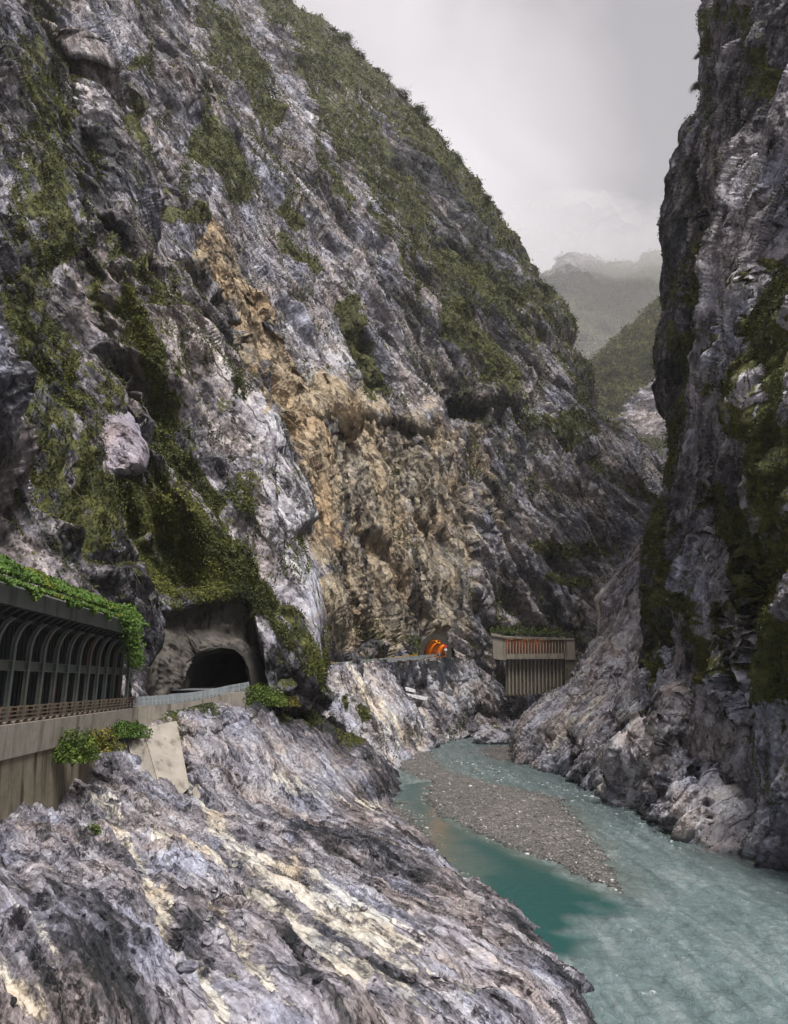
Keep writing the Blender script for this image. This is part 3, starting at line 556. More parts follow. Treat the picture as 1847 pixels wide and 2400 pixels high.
Fg = [[(660, 1590, 133), (690, 1640, 130), (760, 1700, 130), (850, 1765, 131), (900, 1830, 130)],
      [(762, 1566, 141), (800, 1630, 143), (850, 1695, 143), (918, 1765, 150), (945, 1800, 146)],
      [(818, 1558, 155.5), (855, 1630, 156), (905, 1700, 156), (960, 1760, 165), (980, 1785, 160)],
      [(870, 1552, 170), (915, 1620, 172), (955, 1680, 172), (1000, 1737, 184), (1010, 1765, 180)],
      [(905, 1549.5, 181), (925, 1620, 190), (975, 1690, 190), (1010, 1735, 193), (1025, 1760, 188)],
      [(945, 1546.5, 193), (955, 1620, 200), (1000, 1690, 200), (1030, 1728, 203), (1045, 1748, 200)],
      [(1040, 1540, 226), (1050, 1600, 230), (1065, 1660, 227), (1080, 1705, 222), (1088, 1735, 214)],
      [(1110, 1555, 244), (1125, 1600, 243), (1145, 1650, 244), (1160, 1692, 246), (1170, 1720, 236)],
      [(1190, 1630, 250), (1205, 1648, 252), (1225, 1665, 256), (1245, 1685, 262), (1255, 1708, 258)],
      [(1310, 1620, 256), (1320, 1640, 260), (1330, 1660, 265), (1345, 1680, 272), (1355, 1705, 270)],
      [(1420, 1610, 266), (1430, 1640, 270), (1440, 1660, 275), (1450, 1680, 282), (1460, 1705, 280)]]
bank_f = rock_patch('rock_bank_far', Fg, 2.6, (.75, .45, .48), [((9, 9, 2.4), 1.5), ((4, 4, 1.1), .7), ((1.8, 1.8, .5), .3)], M_FARBANK,
    moss=[([(760, 1520), (770, 1540)], 6, .7), ([(715, 1490), (740, 1530)], 6, .6)], cream=[([(720, 1440), (790, 1500), (860, 1580)], 34, .62), ([(800, 1500), (880, 1600)], 18, .7)], pale=[([(700, 1440), (860, 1600)], 50, .4), ([(940, 1430), (1000, 1480)], 40, .4)], dark=[([(890, 1470), (920, 1540), (930, 1570)], 22, .95), ([(1000, 1530), (1080, 1540)], 30, .75), ([(1080, 1500), (1160, 1500)], 30, .6), ([(930, 1560), (1180, 1540)], 12, .7)],
    recess=[([(862, 1450), (885, 1500), (912, 1560)], 13, 6), ([(1010, 1520), (1040, 1530)], 16, 8), ([(950, 1490), (960, 1560)], 8, -3), ([(1085, 1490), (1090, 1540)], 10, 4), ([(1000, 1560), (1060, 1560)], 8, 3)], low=(14, 1.3), ridge=.5, rough=(1.2, .1), seed=77, sheets=[(3.5, 1.0), (1.4, .4)], base=(-.05, 0, 0, 0))
bank_f['o']['label'] = 'tilted pale slab and dark undercut rock below the far road'

# ------------------------------------------------------------------ far valley
def far_patch(name, guides, sp, mat, **k):
    return rock_patch(name, guides, sp, (.3, .5, .8), k.pop('scales', [((60, 60, 25), 8.), ((22, 22, 10), 3.5)]), mat, **k)
H1 = [[(1330, 1330, 480), (1330, 1150, 500), (1340, 1000, 530), (1350, 925, 560), (1355, 905, 575)],
      [(1400, 1330, 470), (1395, 1150, 490), (1390, 1000, 530), (1385, 900, 570), (1375, 875, 590)],
      [(1470, 1330, 460), (1470, 1150, 480), (1460, 990, 530), (1450, 860, 570), (1450, 805, 610)],
      [(1540, 1330, 450), (1530, 1150, 470), (1530, 980, 520), (1525, 810, 570), (1520, 745, 620)],
      [(1640, 1330, 440), (1640, 1150, 450), (1640, 960, 500), (1640, 760, 560), (1640, 640, 630)],
      [(1800, 1330, 430), (1800, 1150, 440), (1800, 900, 490), (1800, 650, 560), (1800, 480, 640)]]
for g in H1: g.append((g[-1][0]+10, g[-1][1]+20, g[-1][2]+120))
H1 = [[(x, y, dd*1.9) for x, y, dd in g] for g in H1]
far1 = far_patch('hill', H1, 3.2, M_FAR, moss=[([(1250, 830), (1330, 790), (1420, 700)], 60, 1.), ([(1200, 860), (1300, 860)], 40, 1.), ([(1380, 640), (1420, 720)], 30, .6), ([(1300, 930), (1420, 960)], 16, .8)],
    pale=[([(1385, 690), (1420, 640)], 14, .3)], tan=[([(1370, 950), (1420, 1030)], 30, .35)], low=(90, 12), ridge=4., rough=(8, 1.2), seed=91)
far1['o']['label'] = 'wooded hillside with bare grey rock closing the gorge'
H2 = [[(1080, 1250, 1300), (1080, 1000, 1350), (1080, 800, 1420), (1120, 690, 1500), (1140, 650, 1560)],
      [(1200, 1250, 1280), (1200, 1000, 1320), (1200, 800, 1400), (1215, 690, 1480), (1225, 636, 1540)],
      [(1290, 1250, 1260), (1290, 1000, 1300), (1290, 800, 1380), (1300, 680, 1450), (1310, 622, 1520)],
      [(1350, 1250, 1250), (1350, 1000, 1290), (1350, 800, 1370), (1340, 660, 1440), (1335, 606, 1500)],
      [(1430, 1250, 1240), (1430, 1000, 1280), (1430, 800, 1360), (1420, 690, 1430), (1410, 630, 1490)],
      [(1520, 1250, 1230), (1520, 1000, 1270), (1520, 800, 1350), (1520, 690, 1420), (1520, 630, 1480)],
      [(1650, 1250, 1200), (1650, 1000, 1250), (1650, 800, 1330), (1650, 690, 1400), (1650, 640, 1460)]]
H2 = [[(x, y, dd*2.4) for x, y, dd in g] for g in H2]
for g in H2: g.append((g[-1][0], g[-1][1]+25, g[-1][2]+250))
far2 = far_patch('mountain', H2, 3.2, M_FAR, moss=[([(1150, 700), (1400, 640)], 110, 1.), ([(1200, 760), (1330, 720)], 60, 1.)], pale=[([(1155, 640), (1140, 600)], 6, .9), ([(1180, 610), (1160, 660)], 4, 1.), ([(1240, 640), (1235, 610)], 9, 1.)], tan=[([(1270, 720), (1240, 790)], 26, .8)], scales=[((280, 280, 110), 48.), ((85, 85, 42), 16.)], low=(460, 70), ridge=20., rough=(30, 5), seed=97)
far2['o']['label'] = 'hazy wooded mountain with its summit in low cloud'

# ------------------------------------------------------------------ ground, river, gravel
gm = NT('river_bed'); gp = gm.pos()
M_BED = gm.bsdf(gm.ramp(gm.noise(gp, 1.5, 6, .7), [(.3, (.05, .05, .05)), (.7, (.2, .2, .19))]), .9)
bm = bmesh.new()
v = [bm.verts.new(p) for p in ((-2700, -350, -2.2), (2700, -350, -2.2), (2700, 4500, -2.2), (-2700, 4500, -2.2))]; bm.faces.new(v)
me = bpy.data.meshes.new('ground'); bm.to_mesh(me); bm.free(); link('ground', me, M_BED, kind='structure')

def pz0(poly, z=0.):
    return np.array([tuple(W(x, y, dz(y, z)))[:2] for x, y in poly])
def poly_sd(X, Y, poly):
    """signed distance, positive inside"""
    n = len(poly); d = np.full(X.shape, 1e9); ins = np.zeros(X.shape, bool)
    for i in range(n):
        x0, y0 = poly[i]; x1, y1 = poly[(i+1) % n]
        dx, dy = x1-x0, y1-y0
        t = np.clip(((X-x0)*dx+(Y-y0)*dy)/(dx*dx+dy*dy+1e-12), 0, 1)
        d = np.minimum(d, np.hypot(X-x0-t*dx, Y-y0-t*dy))
        c = ((y0 <= Y) & (y1 > Y)) | ((y1 <= Y) & (y0 > Y))
        ins ^= c & (X < x0+(Y-y0)*dx/(dy if abs(dy) > 1e-12 else 1e-12))
    return np.where(ins, d, -d)
BAR = [(928, 1773), (960, 1757), (1005, 1744), (1014, 1765), (1022, 1786), (1052, 1808), (1110, 1825), (1170, 1841), (1240, 1856), (1317, 1875), (1345, 1908), (1379, 1953), (1418, 1998), (1440, 2045), (1466, 2096), (1424, 2085), (1367, 2057), (1294, 2024), (1204, 1990), (1125, 1955), (1041, 1917), (990, 1875), (1012, 1832), (960, 1815), (925, 1800)]
BAR2 = [(1128, 1768), (1135, 1752), (1175, 1748), (1215, 1755), (1245, 1770), (1240, 1790), (1200, 1788), (1150, 1776)]
STRIP = [(880, 1890), (930, 1880), (965, 1905), (1000, 1950), (1040, 2010), (1050, 2050), (1010, 2040), (960, 1990), (890, 1940)]
RSTRIP = [(1650, 1955), (1700, 1940), (1780, 1980), (1850, 2010), (1850, 2030), (1780, 2010), (1700, 1975)]
POOL = [(945, 1850), (1000, 1835), (1010, 1870), (1060, 1920), (1180, 1980), (1300, 2030), (1440, 2095), (1420, 2130), (1360, 2180), (1320, 2230), (1200, 2250), (1000, 2050), (930, 1950)]
barw, bar2w, stripw, rstw, poolw = [pz0(p) for p in (BAR, BAR2, STRIP, RSTRIP, POOL)]

def gravel_height(X, Y):
    p = np.stack([X, Y, X*0], -1).reshape(-1, 3)
    n1 = (fbm(p/3., 4, 5)).reshape(X.shape); n2 = fbm(p/.5, 2, 9).reshape(X.shape)
    s = np.full(X.shape, -9.)
    for po, hh in ((barw, 1.), (bar2w, .8), (stripw, .5), (rstw, .5)):
        s = np.maximum(s, np.minimum(poly_sd(X, Y, po), 12)*hh)
    s = s+n1*.55
    return np.where(s > 0, .85*(1-np.exp(-s/3.5)), s*.16)+n2*.035+n1*.04
# gravel: two sheets of fine grid in depth-proportional rows
def gravel_sheet(name, x_of, y0, y1, rows, cols, label):
    Yr = y0*(y1/y0)**np.linspace(0, 1, rows)
    L, Rr = x_of(Yr)
    U = np.linspace(0, 1, cols)
    X = L[:, None]*(1-U)+Rr[:, None]*U; Y = np.repeat(Yr[:, None], cols, 1)
    Z = gravel_height(X, Y)
    X = X+fbm(np.stack([X, Y, X*0], -1).reshape(-1, 3)/.4, 1, 3).reshape(X.shape)*.02
    P = np.stack([X, Y, Z-.03], -1)
    keep = (np.maximum.reduce([Z[:-1, :-1], Z[1:, :-1], Z[1:, 1:], Z[:-1, 1:]]) > -.5)
    me = grid_mesh(name, P, keep)
    return me
gv = NT('gravel'); gp = gv.pos()
c1 = gv.vor(gv.map(gp, (1, 1, .6)), 5.5); c2 = gv.vor(gv.map(gp, (1, 1, .6)), 14.)
gcol = gv.ramp(gv.n('ShaderNodeSeparateColor').outputs[0], [(0, (0, 0, 0)), (1, (1, 1, 1))])
sc1 = gv.n('ShaderNodeSeparateColor'); gv.put(sc1.inputs[0], c1.outputs['Color']); sc2 = gv.n('ShaderNodeSeparateColor'); gv.put(sc2.inputs[0], c2.outputs['Color'])
gst = [(0, (.035, .032, .03)), (.5, (.092, .085, .08)), (.85, (.165, .154, .147)), (1, (.36, .34, .32))]
gcol = gv.mix(gv.mr(gv.noise(gp, .8, 4, .6), .4, .6), gv.ramp(sc1.outputs[0], gst), gv.ramp(sc2.outputs[0], gst))
big = gv.noise(gp, .22, 4, .6)
gcol = gv.mix(gv.mr(big, .5, .7), gcol, gv.mix(1., gcol, (1.5, 1.45, 1.42), 'MULTIPLY'))
zz = gv.n('ShaderNodeSeparateXYZ'); gv.put(zz.inputs[0], gp)
wet = gv.mr(zz.outputs[2], .02, .16)
gcol = gv.mix(wet, gv.mix(1., gcol, (.42, .45, .45), 'MULTIPLY'), gcol)
gh = gv.math('ADD', gv.math('MULTIPLY', c1.outputs['Distance'], -1.), gv.math('MULTIPLY', c2.outputs['Distance'], -.5))
M_GRAVEL = gv.bsdf(gcol, .8, gv.bump(gh, 1., .12), .25)
X0, X1 = barw[:, 0].min()-4, barw[:, 0].max()+3
gme = gravel_sheet('gravel', lambda y: (np.interp(y, [40, 70, 110, 200], [-6, -5, -8, 0])-6, np.interp(y, [40, 60, 75, 110, 200], [24, 24, 30, 34, 46])), 42, 215, 900, 430, '')
link('gravel', gme, M_GRAVEL, kind='stuff', label='grey pebble gravel bar lying in the middle of the river', category='gravel')
gme2 = gravel_sheet('gravel', lambda y: (np.interp(y, [55, 90], [36, 44]), np.interp(y, [55, 90], [48, 60])), 55, 95, 160, 120, '')
link('gravel', gme2, M_GRAVEL, kind='stuff', label='narrow strip of wet gravel at the foot of the right cliff', category='gravel')

# water: one surface with real ripples, flow regions stored per vertex (0 still pool .. 1 fast water)
rows, cols = 760, 520
Yr = 22*(420/22)**np.linspace(0, 1, rows); U = np.linspace(0, 1, cols)
Lx = np.interp(Yr, [22, 60, 110, 160, 420], [-2, -6, -8, -4, -10]); Rx = np.interp(Yr, [22, 60, 110, 160, 300, 420], [40, 62, 75, 85, 125, 175])
X = Lx[:, None]*(1-U)+Rx[:, None]*U; Y = np.repeat(Yr[:, None], cols, 1)
sdp = poly_sd(X, Y, poolw)
p2 = np.stack([X, Y, X*0], -1).reshape(-1, 3)
wob = fbm(p2/6., 3, 2).reshape(X.shape)
flow = 1-sstep(-1.6, 1.2, sdp+wob*2.6)
gh_ = gravel_height(X, Y)
shal = sstep(-.5, -.02, gh_)
# current runs from far centre to near right; rapids where the channel pinches
RAP = [(1090, 1790), (1200, 1830), (1340, 1845), (1400, 1880), (1480, 1910), (1560, 1950), (1640, 1975)]
rw = pz0(RAP); rap = np.zeros(X.shape)
for a, b in zip(rw, rw[1:]):
    dx, dy = b-a; t = np.clip(((X-a[0])*dx+(Y-a[1])*dy)/(dx*dx+dy*dy), 0, 1)
    rap = np.maximum(rap, 1-sstep(.5, 7., np.hypot(X-a[0]-t*dx, Y-a[1]-t*dy)))
amp = flow*(.17+.12*rap)
q2 = p2@np.array([[.80, .6, 0], [-.6, .80, 0], [0, 0, 1.]]).T
q2 = q2+np.stack([fbm(p2/3, 2, 11), fbm(p2/3, 2, 12), p2[:, 0]*0], -1)*.5
wv = (ridged(q2/np.array([1.5, 2.6, 1.]), 3, 6)*.5+fbm(q2/np.array([.7, 1.0, 1.]), 3, 8)*.7).reshape(X.shape)
Z = amp*wv+.006*fbm(p2/.8, 2, 14).reshape(X.shape)*(1-flow)
me = grid_mesh('river', np.stack([X, Y, Z], -1))
foam = np.clip(sstep(.2, 1., wv)*flow*(.5+.6*rap), 0, 1)
attr_col(me, 'wt', np.stack([flow.ravel(), shal.ravel(), foam.ravel(), rap.ravel()], -1))
wt = NT('water'); at = wt.attr('wt'); sw = wt.n('ShaderNodeSeparateColor'); wt.put(sw.inputs[0], at.outputs['Color'])
wp_ = wt.pos()
deep = wt.mix(sw.outputs[0], (.016, .064, .060), (.098, .136, .140))
deep = wt.mix(wt.math('MULTIPLY', wt.noise(wp_, .35, 5, .65), wt.math('MULTIPLY', sw.outputs[0], .6)), deep, (.155, .20, .20))
deep = wt.mix(wt.math('MULTIPLY', sw.outputs[1], .5), deep, (.11, .12, .105))
cu = wt.noise(wt.map(wp_, (.75, .10, 1)), 1, 6, .68, .4)
deep = wt.mix(wt.math('MULTIPLY', wt.mr(cu, .5, .62), wt.math('MULTIPLY', sw.outputs[0], .55)), deep, (.21, .25, .25))
deep = wt.mix(wt.math('MULTIPLY', wt.mr(cu, .48, .36), wt.math('MULTIPLY', sw.outputs[0], .6)), deep, (.055, .08, .08))
fn = wt.noise(wt.map(wp_, (2.6, 2.0, 1)), 1, 7, .72, .6)
ff = wt.mr(wt.math('ADD', wt.math('MULTIPLY', sw.outputs[2], .55), wt.math('MULTIPLY', wt.math('SUBTRACT', fn, .5), 1.2)), .22, .58)
deep = wt.mix(ff, deep, (.62, .66, .66))
rp = wt.noise(wt.map(wp_, (1.7, 1.0, 1)), 1, 5, .62, .4)
rp2 = wt.noise(wt.map(wp_, (9, 6, 1)), 1, 3, .6)
hb = wt.math('ADD', wt.math('MULTIPLY', rp, wt.math('ADD', .12, wt.math('MULTIPLY', sw.outputs[0], .9))), wt.math('MULTIPLY', rp2, wt.math('ADD', .02, wt.math('MULTIPLY', sw.outputs[0], .22))))
M_WATER = wt.bsdf(deep, wt.math('ADD', .13, wt.math('MULTIPLY', ff, .45)), wt.bump(hb, 1., .30), .5, IOR=1.33)
link('river', me, M_WATER, kind='structure')
# ------------------------------------------------------------------ plain materials
def concrete(name, base, var=.25, stain=.5, sc=1., rough=.85, rust=False):
    t = NT(name); p = t.pos()
    n = t.noise(p, .7*sc, 7, .68); f = t.noise(p, 9*sc, 4, .7); v = t.noise(t.map(p, (1.1*sc, 1.1*sc, .10*sc)), 1, 6, .65)
    a = tuple(c*(1-var) for c in base); b = tuple(min(1, c*(1+var)) for c in base)
    col = t.ramp(t.math('ADD', t.math('MULTIPLY', n, .7), t.math('MULTIPLY', f, .3)), [(.32, a), (.66, b)])
    dk = (.16, .07, .03) if rust else (base[0]*.22, base[1]*.21, base[2]*.17)
    col = t.mix(t.math('MULTIPLY', t.mr(v, .50, .68), stain), col, dk)
    return t.bsdf(col, rough, t.bump(t.math('ADD', n, t.math('MULTIPLY', f, .4)), .5, .05/sc), .25)
M_CONC = concrete('concrete', (.235, .212, .182), .28, .7)
M_CONC_D = concrete('stained_concrete', (.15, .13, .095), .4, .95)
M_CONC_L = concrete('pale_concrete', (.26, .235, .205), .25, .6)
M_SHOT = concrete('shotcrete', (.07, .063, .056), .6, .9, .8)
M_STEEL = concrete('green_grey_steel', (.105, .125, .115), .3, .55, 1.6, .6, True)
M_STEEL_D = concrete('dark_steel', (.028, .030, .034), .35, .4, 1.2, .7)
M_FASCIA = concrete('painted_fascia', (.088, .098, .090), .22, .75, .7, .6)
M_RAILW = concrete('weathered_rail', (.125, .092, .066), .3, .5, 2.5, .8)
M_GALV = concrete('galvanised_steel', (.24, .265, .28), .2, .35, 1.5, .45)
M_YEL = concrete('yellow_paint', (.55, .32, .02), .2, .4, 2.)
M_RUST = concrete('rusty_sheet', (.13, .045, .02), .35, .5, 2.)
M_WHITE = concrete('white_paint', (.72, .72, .72), .1, .2, 3.)
M_KERB = concrete('chipped_kerb_paint', (.42, .42, .43), .25, .8, 1.5)
M_RED = concrete('red_paint', (.5, .03, .03), .1, .1, 3.)
M_GALLERY = concrete('gallery_concrete', (.30, .265, .215), .22, .6, .45)
M_GALLERY_IN = concrete('gallery_lining', (.24, .14, .08), .25, .5, .4)  # orange lamp glow on the back wall mixed into its base colour
M_LINING = concrete('tunnel_lining', (.46, .34, .22), .15, .35, .5)
def road_mat():
    t = NT('asphalt'); p = t.pos()
    n = t.noise(p, 1.2, 6, .65); f = t.noise(p, 22, 3, .7)
    return t.bsdf(t.ramp(t.math('ADD', t.math('MULTIPLY', n, .6), t.math('MULTIPLY', f, .4)), [(.35, (.075, .078, .085)), (.65, (.15, .155, .165))]), .55, t.bump(f, .4, .02), .4)
M_ROAD = road_mat()
def leaf_mat(name):
    t = NT(name); a = t.attr('col')
    b = t.n('ShaderNodeBsdfPrincipled'); t.put(b.inputs['Base Color'], a.outputs['Color']); b.inputs['Roughness'].default_value = .55; b.inputs['Specular IOR Level'].default_value = .25
    tr = t.n('ShaderNodeBsdfTranslucent'); t.put(tr.inputs[0], a.outputs['Color'])
    m = t.n('ShaderNodeMixShader'); m.inputs[0].default_value = .22
    t.t.links.new(b.outputs[0], m.inputs[1]); t.t.links.new(tr.outputs[0], m.inputs[2]); t.t.links.new(m.outputs[0], t.out.inputs[0]); return t.m
M_LEAF = leaf_mat('leaves')
bt = NT('bark'); M_BARK = bt.bsdf(bt.ramp(bt.noise(bt.map(bt.pos(), (3, 3, .6)), 1, 5, .6), [(.3, (.03, .024, .018)), (.7, (.11, .09, .07))]), .9)

# ------------------------------------------------------------------ leaves
def leaf_arrays(c, nrm, size, cols, droop=.35, aspect=.55, r=rng):
    n = len(c)
    k = nrm+r.normal(size=(n, 3))*.75; k /= np.linalg.norm(k, axis=1, keepdims=True)+1e-9
    t = r.normal(size=(n, 3)); t[:, 2] -= droop
    t -= k*(t*k).sum(1, keepdims=True); t /= np.linalg.norm(t, axis=1, keepdims=True)+1e-9
    b = np.cross(k, t)
    L = size[:, None]; Wd = L*aspect
    V = np.stack([c-t*L*.5, c+b*Wd*.5-k*L*.08, c+t*L*.5, c-b*Wd*.5-k*L*.08], 1).reshape(-1, 3)
    C = np.repeat(np.concatenate([cols, np.ones((n, 1))], 1), 4, 0)
    return V, C
def leaf_mesh(name, V, C):
    me = bpy.data.meshes.new(name)
    raw_mesh(me, V, np.arange(len(V)).reshape(-1, 4)); me.polygons.foreach_set('use_smooth', np.zeros(len(V)//4, bool))
    attr_col(me, 'col', C); return me
GREENS = np.array([(.015, .020, .005), (.046, .056, .010), (.100, .110, .018), (.185, .185, .034)])
BRIGHT = np.array([(.022, .045, .008), (.050, .105, .015), (.095, .17, .028), (.16, .22, .04)])
def leaf_cols(n, pal, tone=None, r=rng):
    t = r.beta(1.6, 2.2, n)*(len(pal)-1) if tone is None else np.clip(tone+r.normal(size=n)*.55, 0, len(pal)-1.001)
    i = np.minimum(t.astype(int), len(pal)-2); f = (t-i)[:, None]
    return pal[i]*(1-f)+pal[i+1]*f
def cover(patch, n, size_of, label, name='creepers', bias=0., pal=GREENS, up=.35, off=.25, hole=None):
    P, N, d = patch['P'], patch['N'], patch['d']
    R, C = patch['shape']
    G = P.reshape(R, C, 3); area = np.zeros((R, C))
    vis = (patch['px'] > -150) & (patch['px'] < 2000) & (patch['py'] > -250) & (patch['py'] < 2500)
    q = P/np.array([2.6, 2.6, 6.])*(80/np.maximum(d, 60))[:, None]
    cl = fbm(q, 4, 71, .6)
    cl = cl+.35*fbm(q*3.1, 3, 77); m = sstep(.38, .72, patch['moss']+cl*.62+N[:, 2]*.30+bias)*vis
    if hole is not None: m = m*~hole(patch['px'], patch['py'])
    pr = m/m.sum()
    idx = rng.choice(len(P), n, p=pr)
    c = P[idx]+rng.normal(size=(n, 3))*(d[idx]*.0022)[:, None]
    sz = size_of(d[idx])*rng.uniform(.5, 1.5, n)
    c = c+N[idx]*(sz*off*rng.uniform(0, 1.6, n))[:, None]
    tone = 1.05+fbm(P[idx]/9., 3, 83)*1.5
    V, Cc = leaf_arrays(c, N[idx]+np.array([0, 0, up]), sz, leaf_cols(n, pal, tone))
    link(name, leaf_mesh(name, V, Cc), M_LEAF, kind='stuff', label=label, category='creepers')
cover(left, 400000, lambda d: np.maximum(.17, d*.0031), 'olive moss, ferns and creepers spread over the left cliff', hole=lambda x, y: in_arch(x, y-2, 1.5))
cover(right, 170000, lambda d: np.maximum(.17, d*.0031), 'dark green creepers hanging down the right cliff')
cover(bank_r, 2500, lambda d: d*.003, 'few green tufts in the joints of the pale right spur')
cover(bank_f, 1500, lambda d: d*.0028, 'dry grass along the far road edge above the pale slab')
cover(bank_l, 5000, lambda d: d*.0028, 'weeds rooted along the back of the near rock ledge', bias=-.12)
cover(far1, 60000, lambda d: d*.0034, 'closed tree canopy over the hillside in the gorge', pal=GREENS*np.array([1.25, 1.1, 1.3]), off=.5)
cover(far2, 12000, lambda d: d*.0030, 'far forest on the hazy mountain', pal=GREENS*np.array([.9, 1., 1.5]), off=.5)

# ------------------------------------------------------------------ rockfall shed along the left road
def sx(Y, off=0.): return -20.9-.0891*(Y-41)-off
def sp3(Y, off, z): return Vector((sx(Y, off), Y-off*.089*0, z))
SHED0, SHED1 = 33.0, 72.6
shed = empty('rockfall_shed', sp3(52, 4, 12.8), 'long steel rockfall shed with curved ribs and a grey fascia under vines', 'rock shed')
bm = bmesh.new()
prof = [(0, 19.12), (0, 20.15), (.25, 20.3), (.42, 20.2), (.42, 19.12)]
bm_prism(bm, [sp3(SHED0, o, z) for o, z in prof], sp3(SHED1-2, 0, 0)-sp3(SHED0, 0, 0))
part('fascia', bm, M_FASCIA, shed)
for Y in np.arange(SHED0+.6, SHED1-2.2, 1.21):
    bm = bmesh.new()
    bm_prism(bm, [sp3(Y, .08, 19.1), sp3(Y, .75, 18.62), sp3(Y, .95, 18.62), sp3(Y, .95, 19.1)], (0, .12, 0))
    bm_prism(bm, [sp3(Y, .02, 19.11), sp3(Y+.34, .95, 18.6), sp3(Y+.42, .95, 18.6), sp3(Y+.42, .02, 19.11)], (-.05, 0, 0))
    part('gusset', bm, M_STEEL_D, shed)
bm = bmesh.new(); bm_beam(bm, sp3(SHED0, 1.0, 18.58), sp3(SHED1-1.5, 1.0, 18.58), .3, .16); part('girder', bm, M_STEEL_D, shed)
bm = bmesh.new(); bm_prism(bm, [sp3(SHED0, .43, 19.2), sp3(SHED0, .43, 19.5), sp3(SHED0, 34, 23.5), sp3(SHED0, 34, 23.2)], sp3(SHED1-1, 0, 0)-sp3(SHED0, 0, 0)); part('roof', bm, M_STEEL_D, shed)
bm = bmesh.new(); bm_prism(bm, [sp3(SHED0, 2.35, 12.6), sp3(SHED0, 2.35, 19.4), sp3(SHED0, 2.5, 19.4), sp3(SHED0, 2.5, 12.6)], sp3(SHED1, 0, 0)-sp3(SHED0, 0, 0))
for Y in np.arange(SHED0, SHED1, .6): bm_beam(bm, sp3(Y, 2.3, 12.7), sp3(Y, 2.3, 18.5), .06, .1)
part('panel_wall', bm, M_STEEL_D, shed)
bm = bmesh.new()
for zz_, hh in ((16.26, .05), (15.72, .05)): bm_beam(bm, sp3(SHED0, 1.42, zz_), sp3(SHED1-.6, 1.42, zz_), .26, hh)
bm_beam(bm, sp3(SHED0, 1.5, 15.99), sp3(SHED1-.6, 1.5, 15.99), .05, .48)
part('cross_beam', bm, M_STEEL, shed)
def rib_bm(Y):
    bm = bmesh.new(); pts = [(1.42, 12.75), (1.34, 17.15)]
    for a in np.linspace(.12, 1, 7):
        th = a*math.radians(72); pts.append((1.34-1.28*a*(.30+.70*a)*.62, 17.15+1.42*math.sin(th)/math.sin(math.radians(72))))
    Vv = [sp3(Y, o, z) for o, z in pts]
    for wx, tk, sh in ((.26, .05, -.10), (.26, .05, .12), (.05, .22, 0)):
        path = [p+Vector((sh, 0, 0)) for p in Vv]
        rings = []
        for i, p in enumerate(path):
            t = (path[min(i+1, len(path)-1)]-path[max(i-1, 0)]).normalized(); u = Vector((0, 1, 0)); s = t.cross(u).normalized()
            rings.append([bm.verts.new(p+u*a*wx/2+s*b*tk/2) for a, b in ((-1, -1), (1, -1), (1, 1), (-1, 1))])
        for r0, r1 in zip(rings, rings[1:]):
            for i in range(4): bm.faces.new([r0[i], r0[(i+1) % 4], r1[(i+1) % 4], r1[i]])
        bm.faces.new(rings[0]); bm.faces.new(rings[-1][::-1])
    return bm
for i in range(16): part('rib', rib_bm(35.2+2.43*i), M_STEEL, shed)

# creeper mound over the shed roof
def mound(n, Y0, Y1, seed):
    r = np.random.default_rng(seed)
    Y = r.uniform(Y0, Y1, n); u = r.beta(1.2, 1.6, n)
    hang = np.clip(pn(np.stack([Y/2.2, Y*0, Y*0], 1), 5)*1.3-.15, 0, 2)+.15
    top = 20.35+.9+.5*pn(np.stack([Y/3., Y*0+4, Y*0], 1), 6)
    back = u*4.5
    z = np.where(u < .16, 20.4-hang*r.uniform(0, 1, n), 20.3+np.minimum(back*.95, top-20.3+back*.25)*r.uniform(.75, 1.06, n))
    off = np.where(u < .16, -.12-r.uniform(0, .25, n), back-.5)
    c = np.stack([-20.9-.0891*(Y-41)-off, Y, z], 1)
    tone = 1.5+.9*pn(c/1.6, 8)+.3*pn(c/.5, 9)
    cols = leaf_cols(n, BRIGHT, tone, r)
    yl = (pn(np.stack([Y/2.5, Y*0, Y*0+3], 1), 12) > .35)[:, None]
    cols = np.where(yl, cols*np.array([1.7, 1.12, .8]), cols)
    nr = np.stack([np.full(n, .7), np.full(n, -.4), np.full(n, .6)], 1)
    return leaf_arrays(c, nr, r.uniform(.13, .34, n), cols, .3, .7, r)
Va, Ca = mound(26000, 33, 71.5, 21)
r_ = np.random.default_rng(5); n = 4200                      # curtain at the far end of the fascia
u = r_.uniform(0, 1, n); Yq = 63.5+r_.normal(size=n)*1.3+u*3.2; zq = 20.9-u**1.1*4.4+r_.normal(size=n)*.35
cq = np.stack([-20.9-.0891*(Yq-41)+.25+r_.normal(size=n)*.3+u*.25, Yq, zq], 1)
keepq = r_.uniform(0, 1, n) < np.clip(1.2-np.abs(Yq-64.5-u*2.4)/(3.4-2.1*u), 0, 1); cq = cq[keepq]
Vb, Cb = leaf_arrays(cq, np.tile([.8, -.5, .4], (len(cq), 1)), r_.uniform(.14, .34, len(cq)), leaf_cols(len(cq), BRIGHT, 1.4+.9*pn(cq/1., 8), r_), .5, .7, r_)
link('creepers', leaf_mesh('creepers', np.concatenate([Va, Vb]), np.concatenate([Ca, Cb])), M_LEAF, kind='stuff', label='bright green creeper spilling over the rock shed fascia', category='creepers')

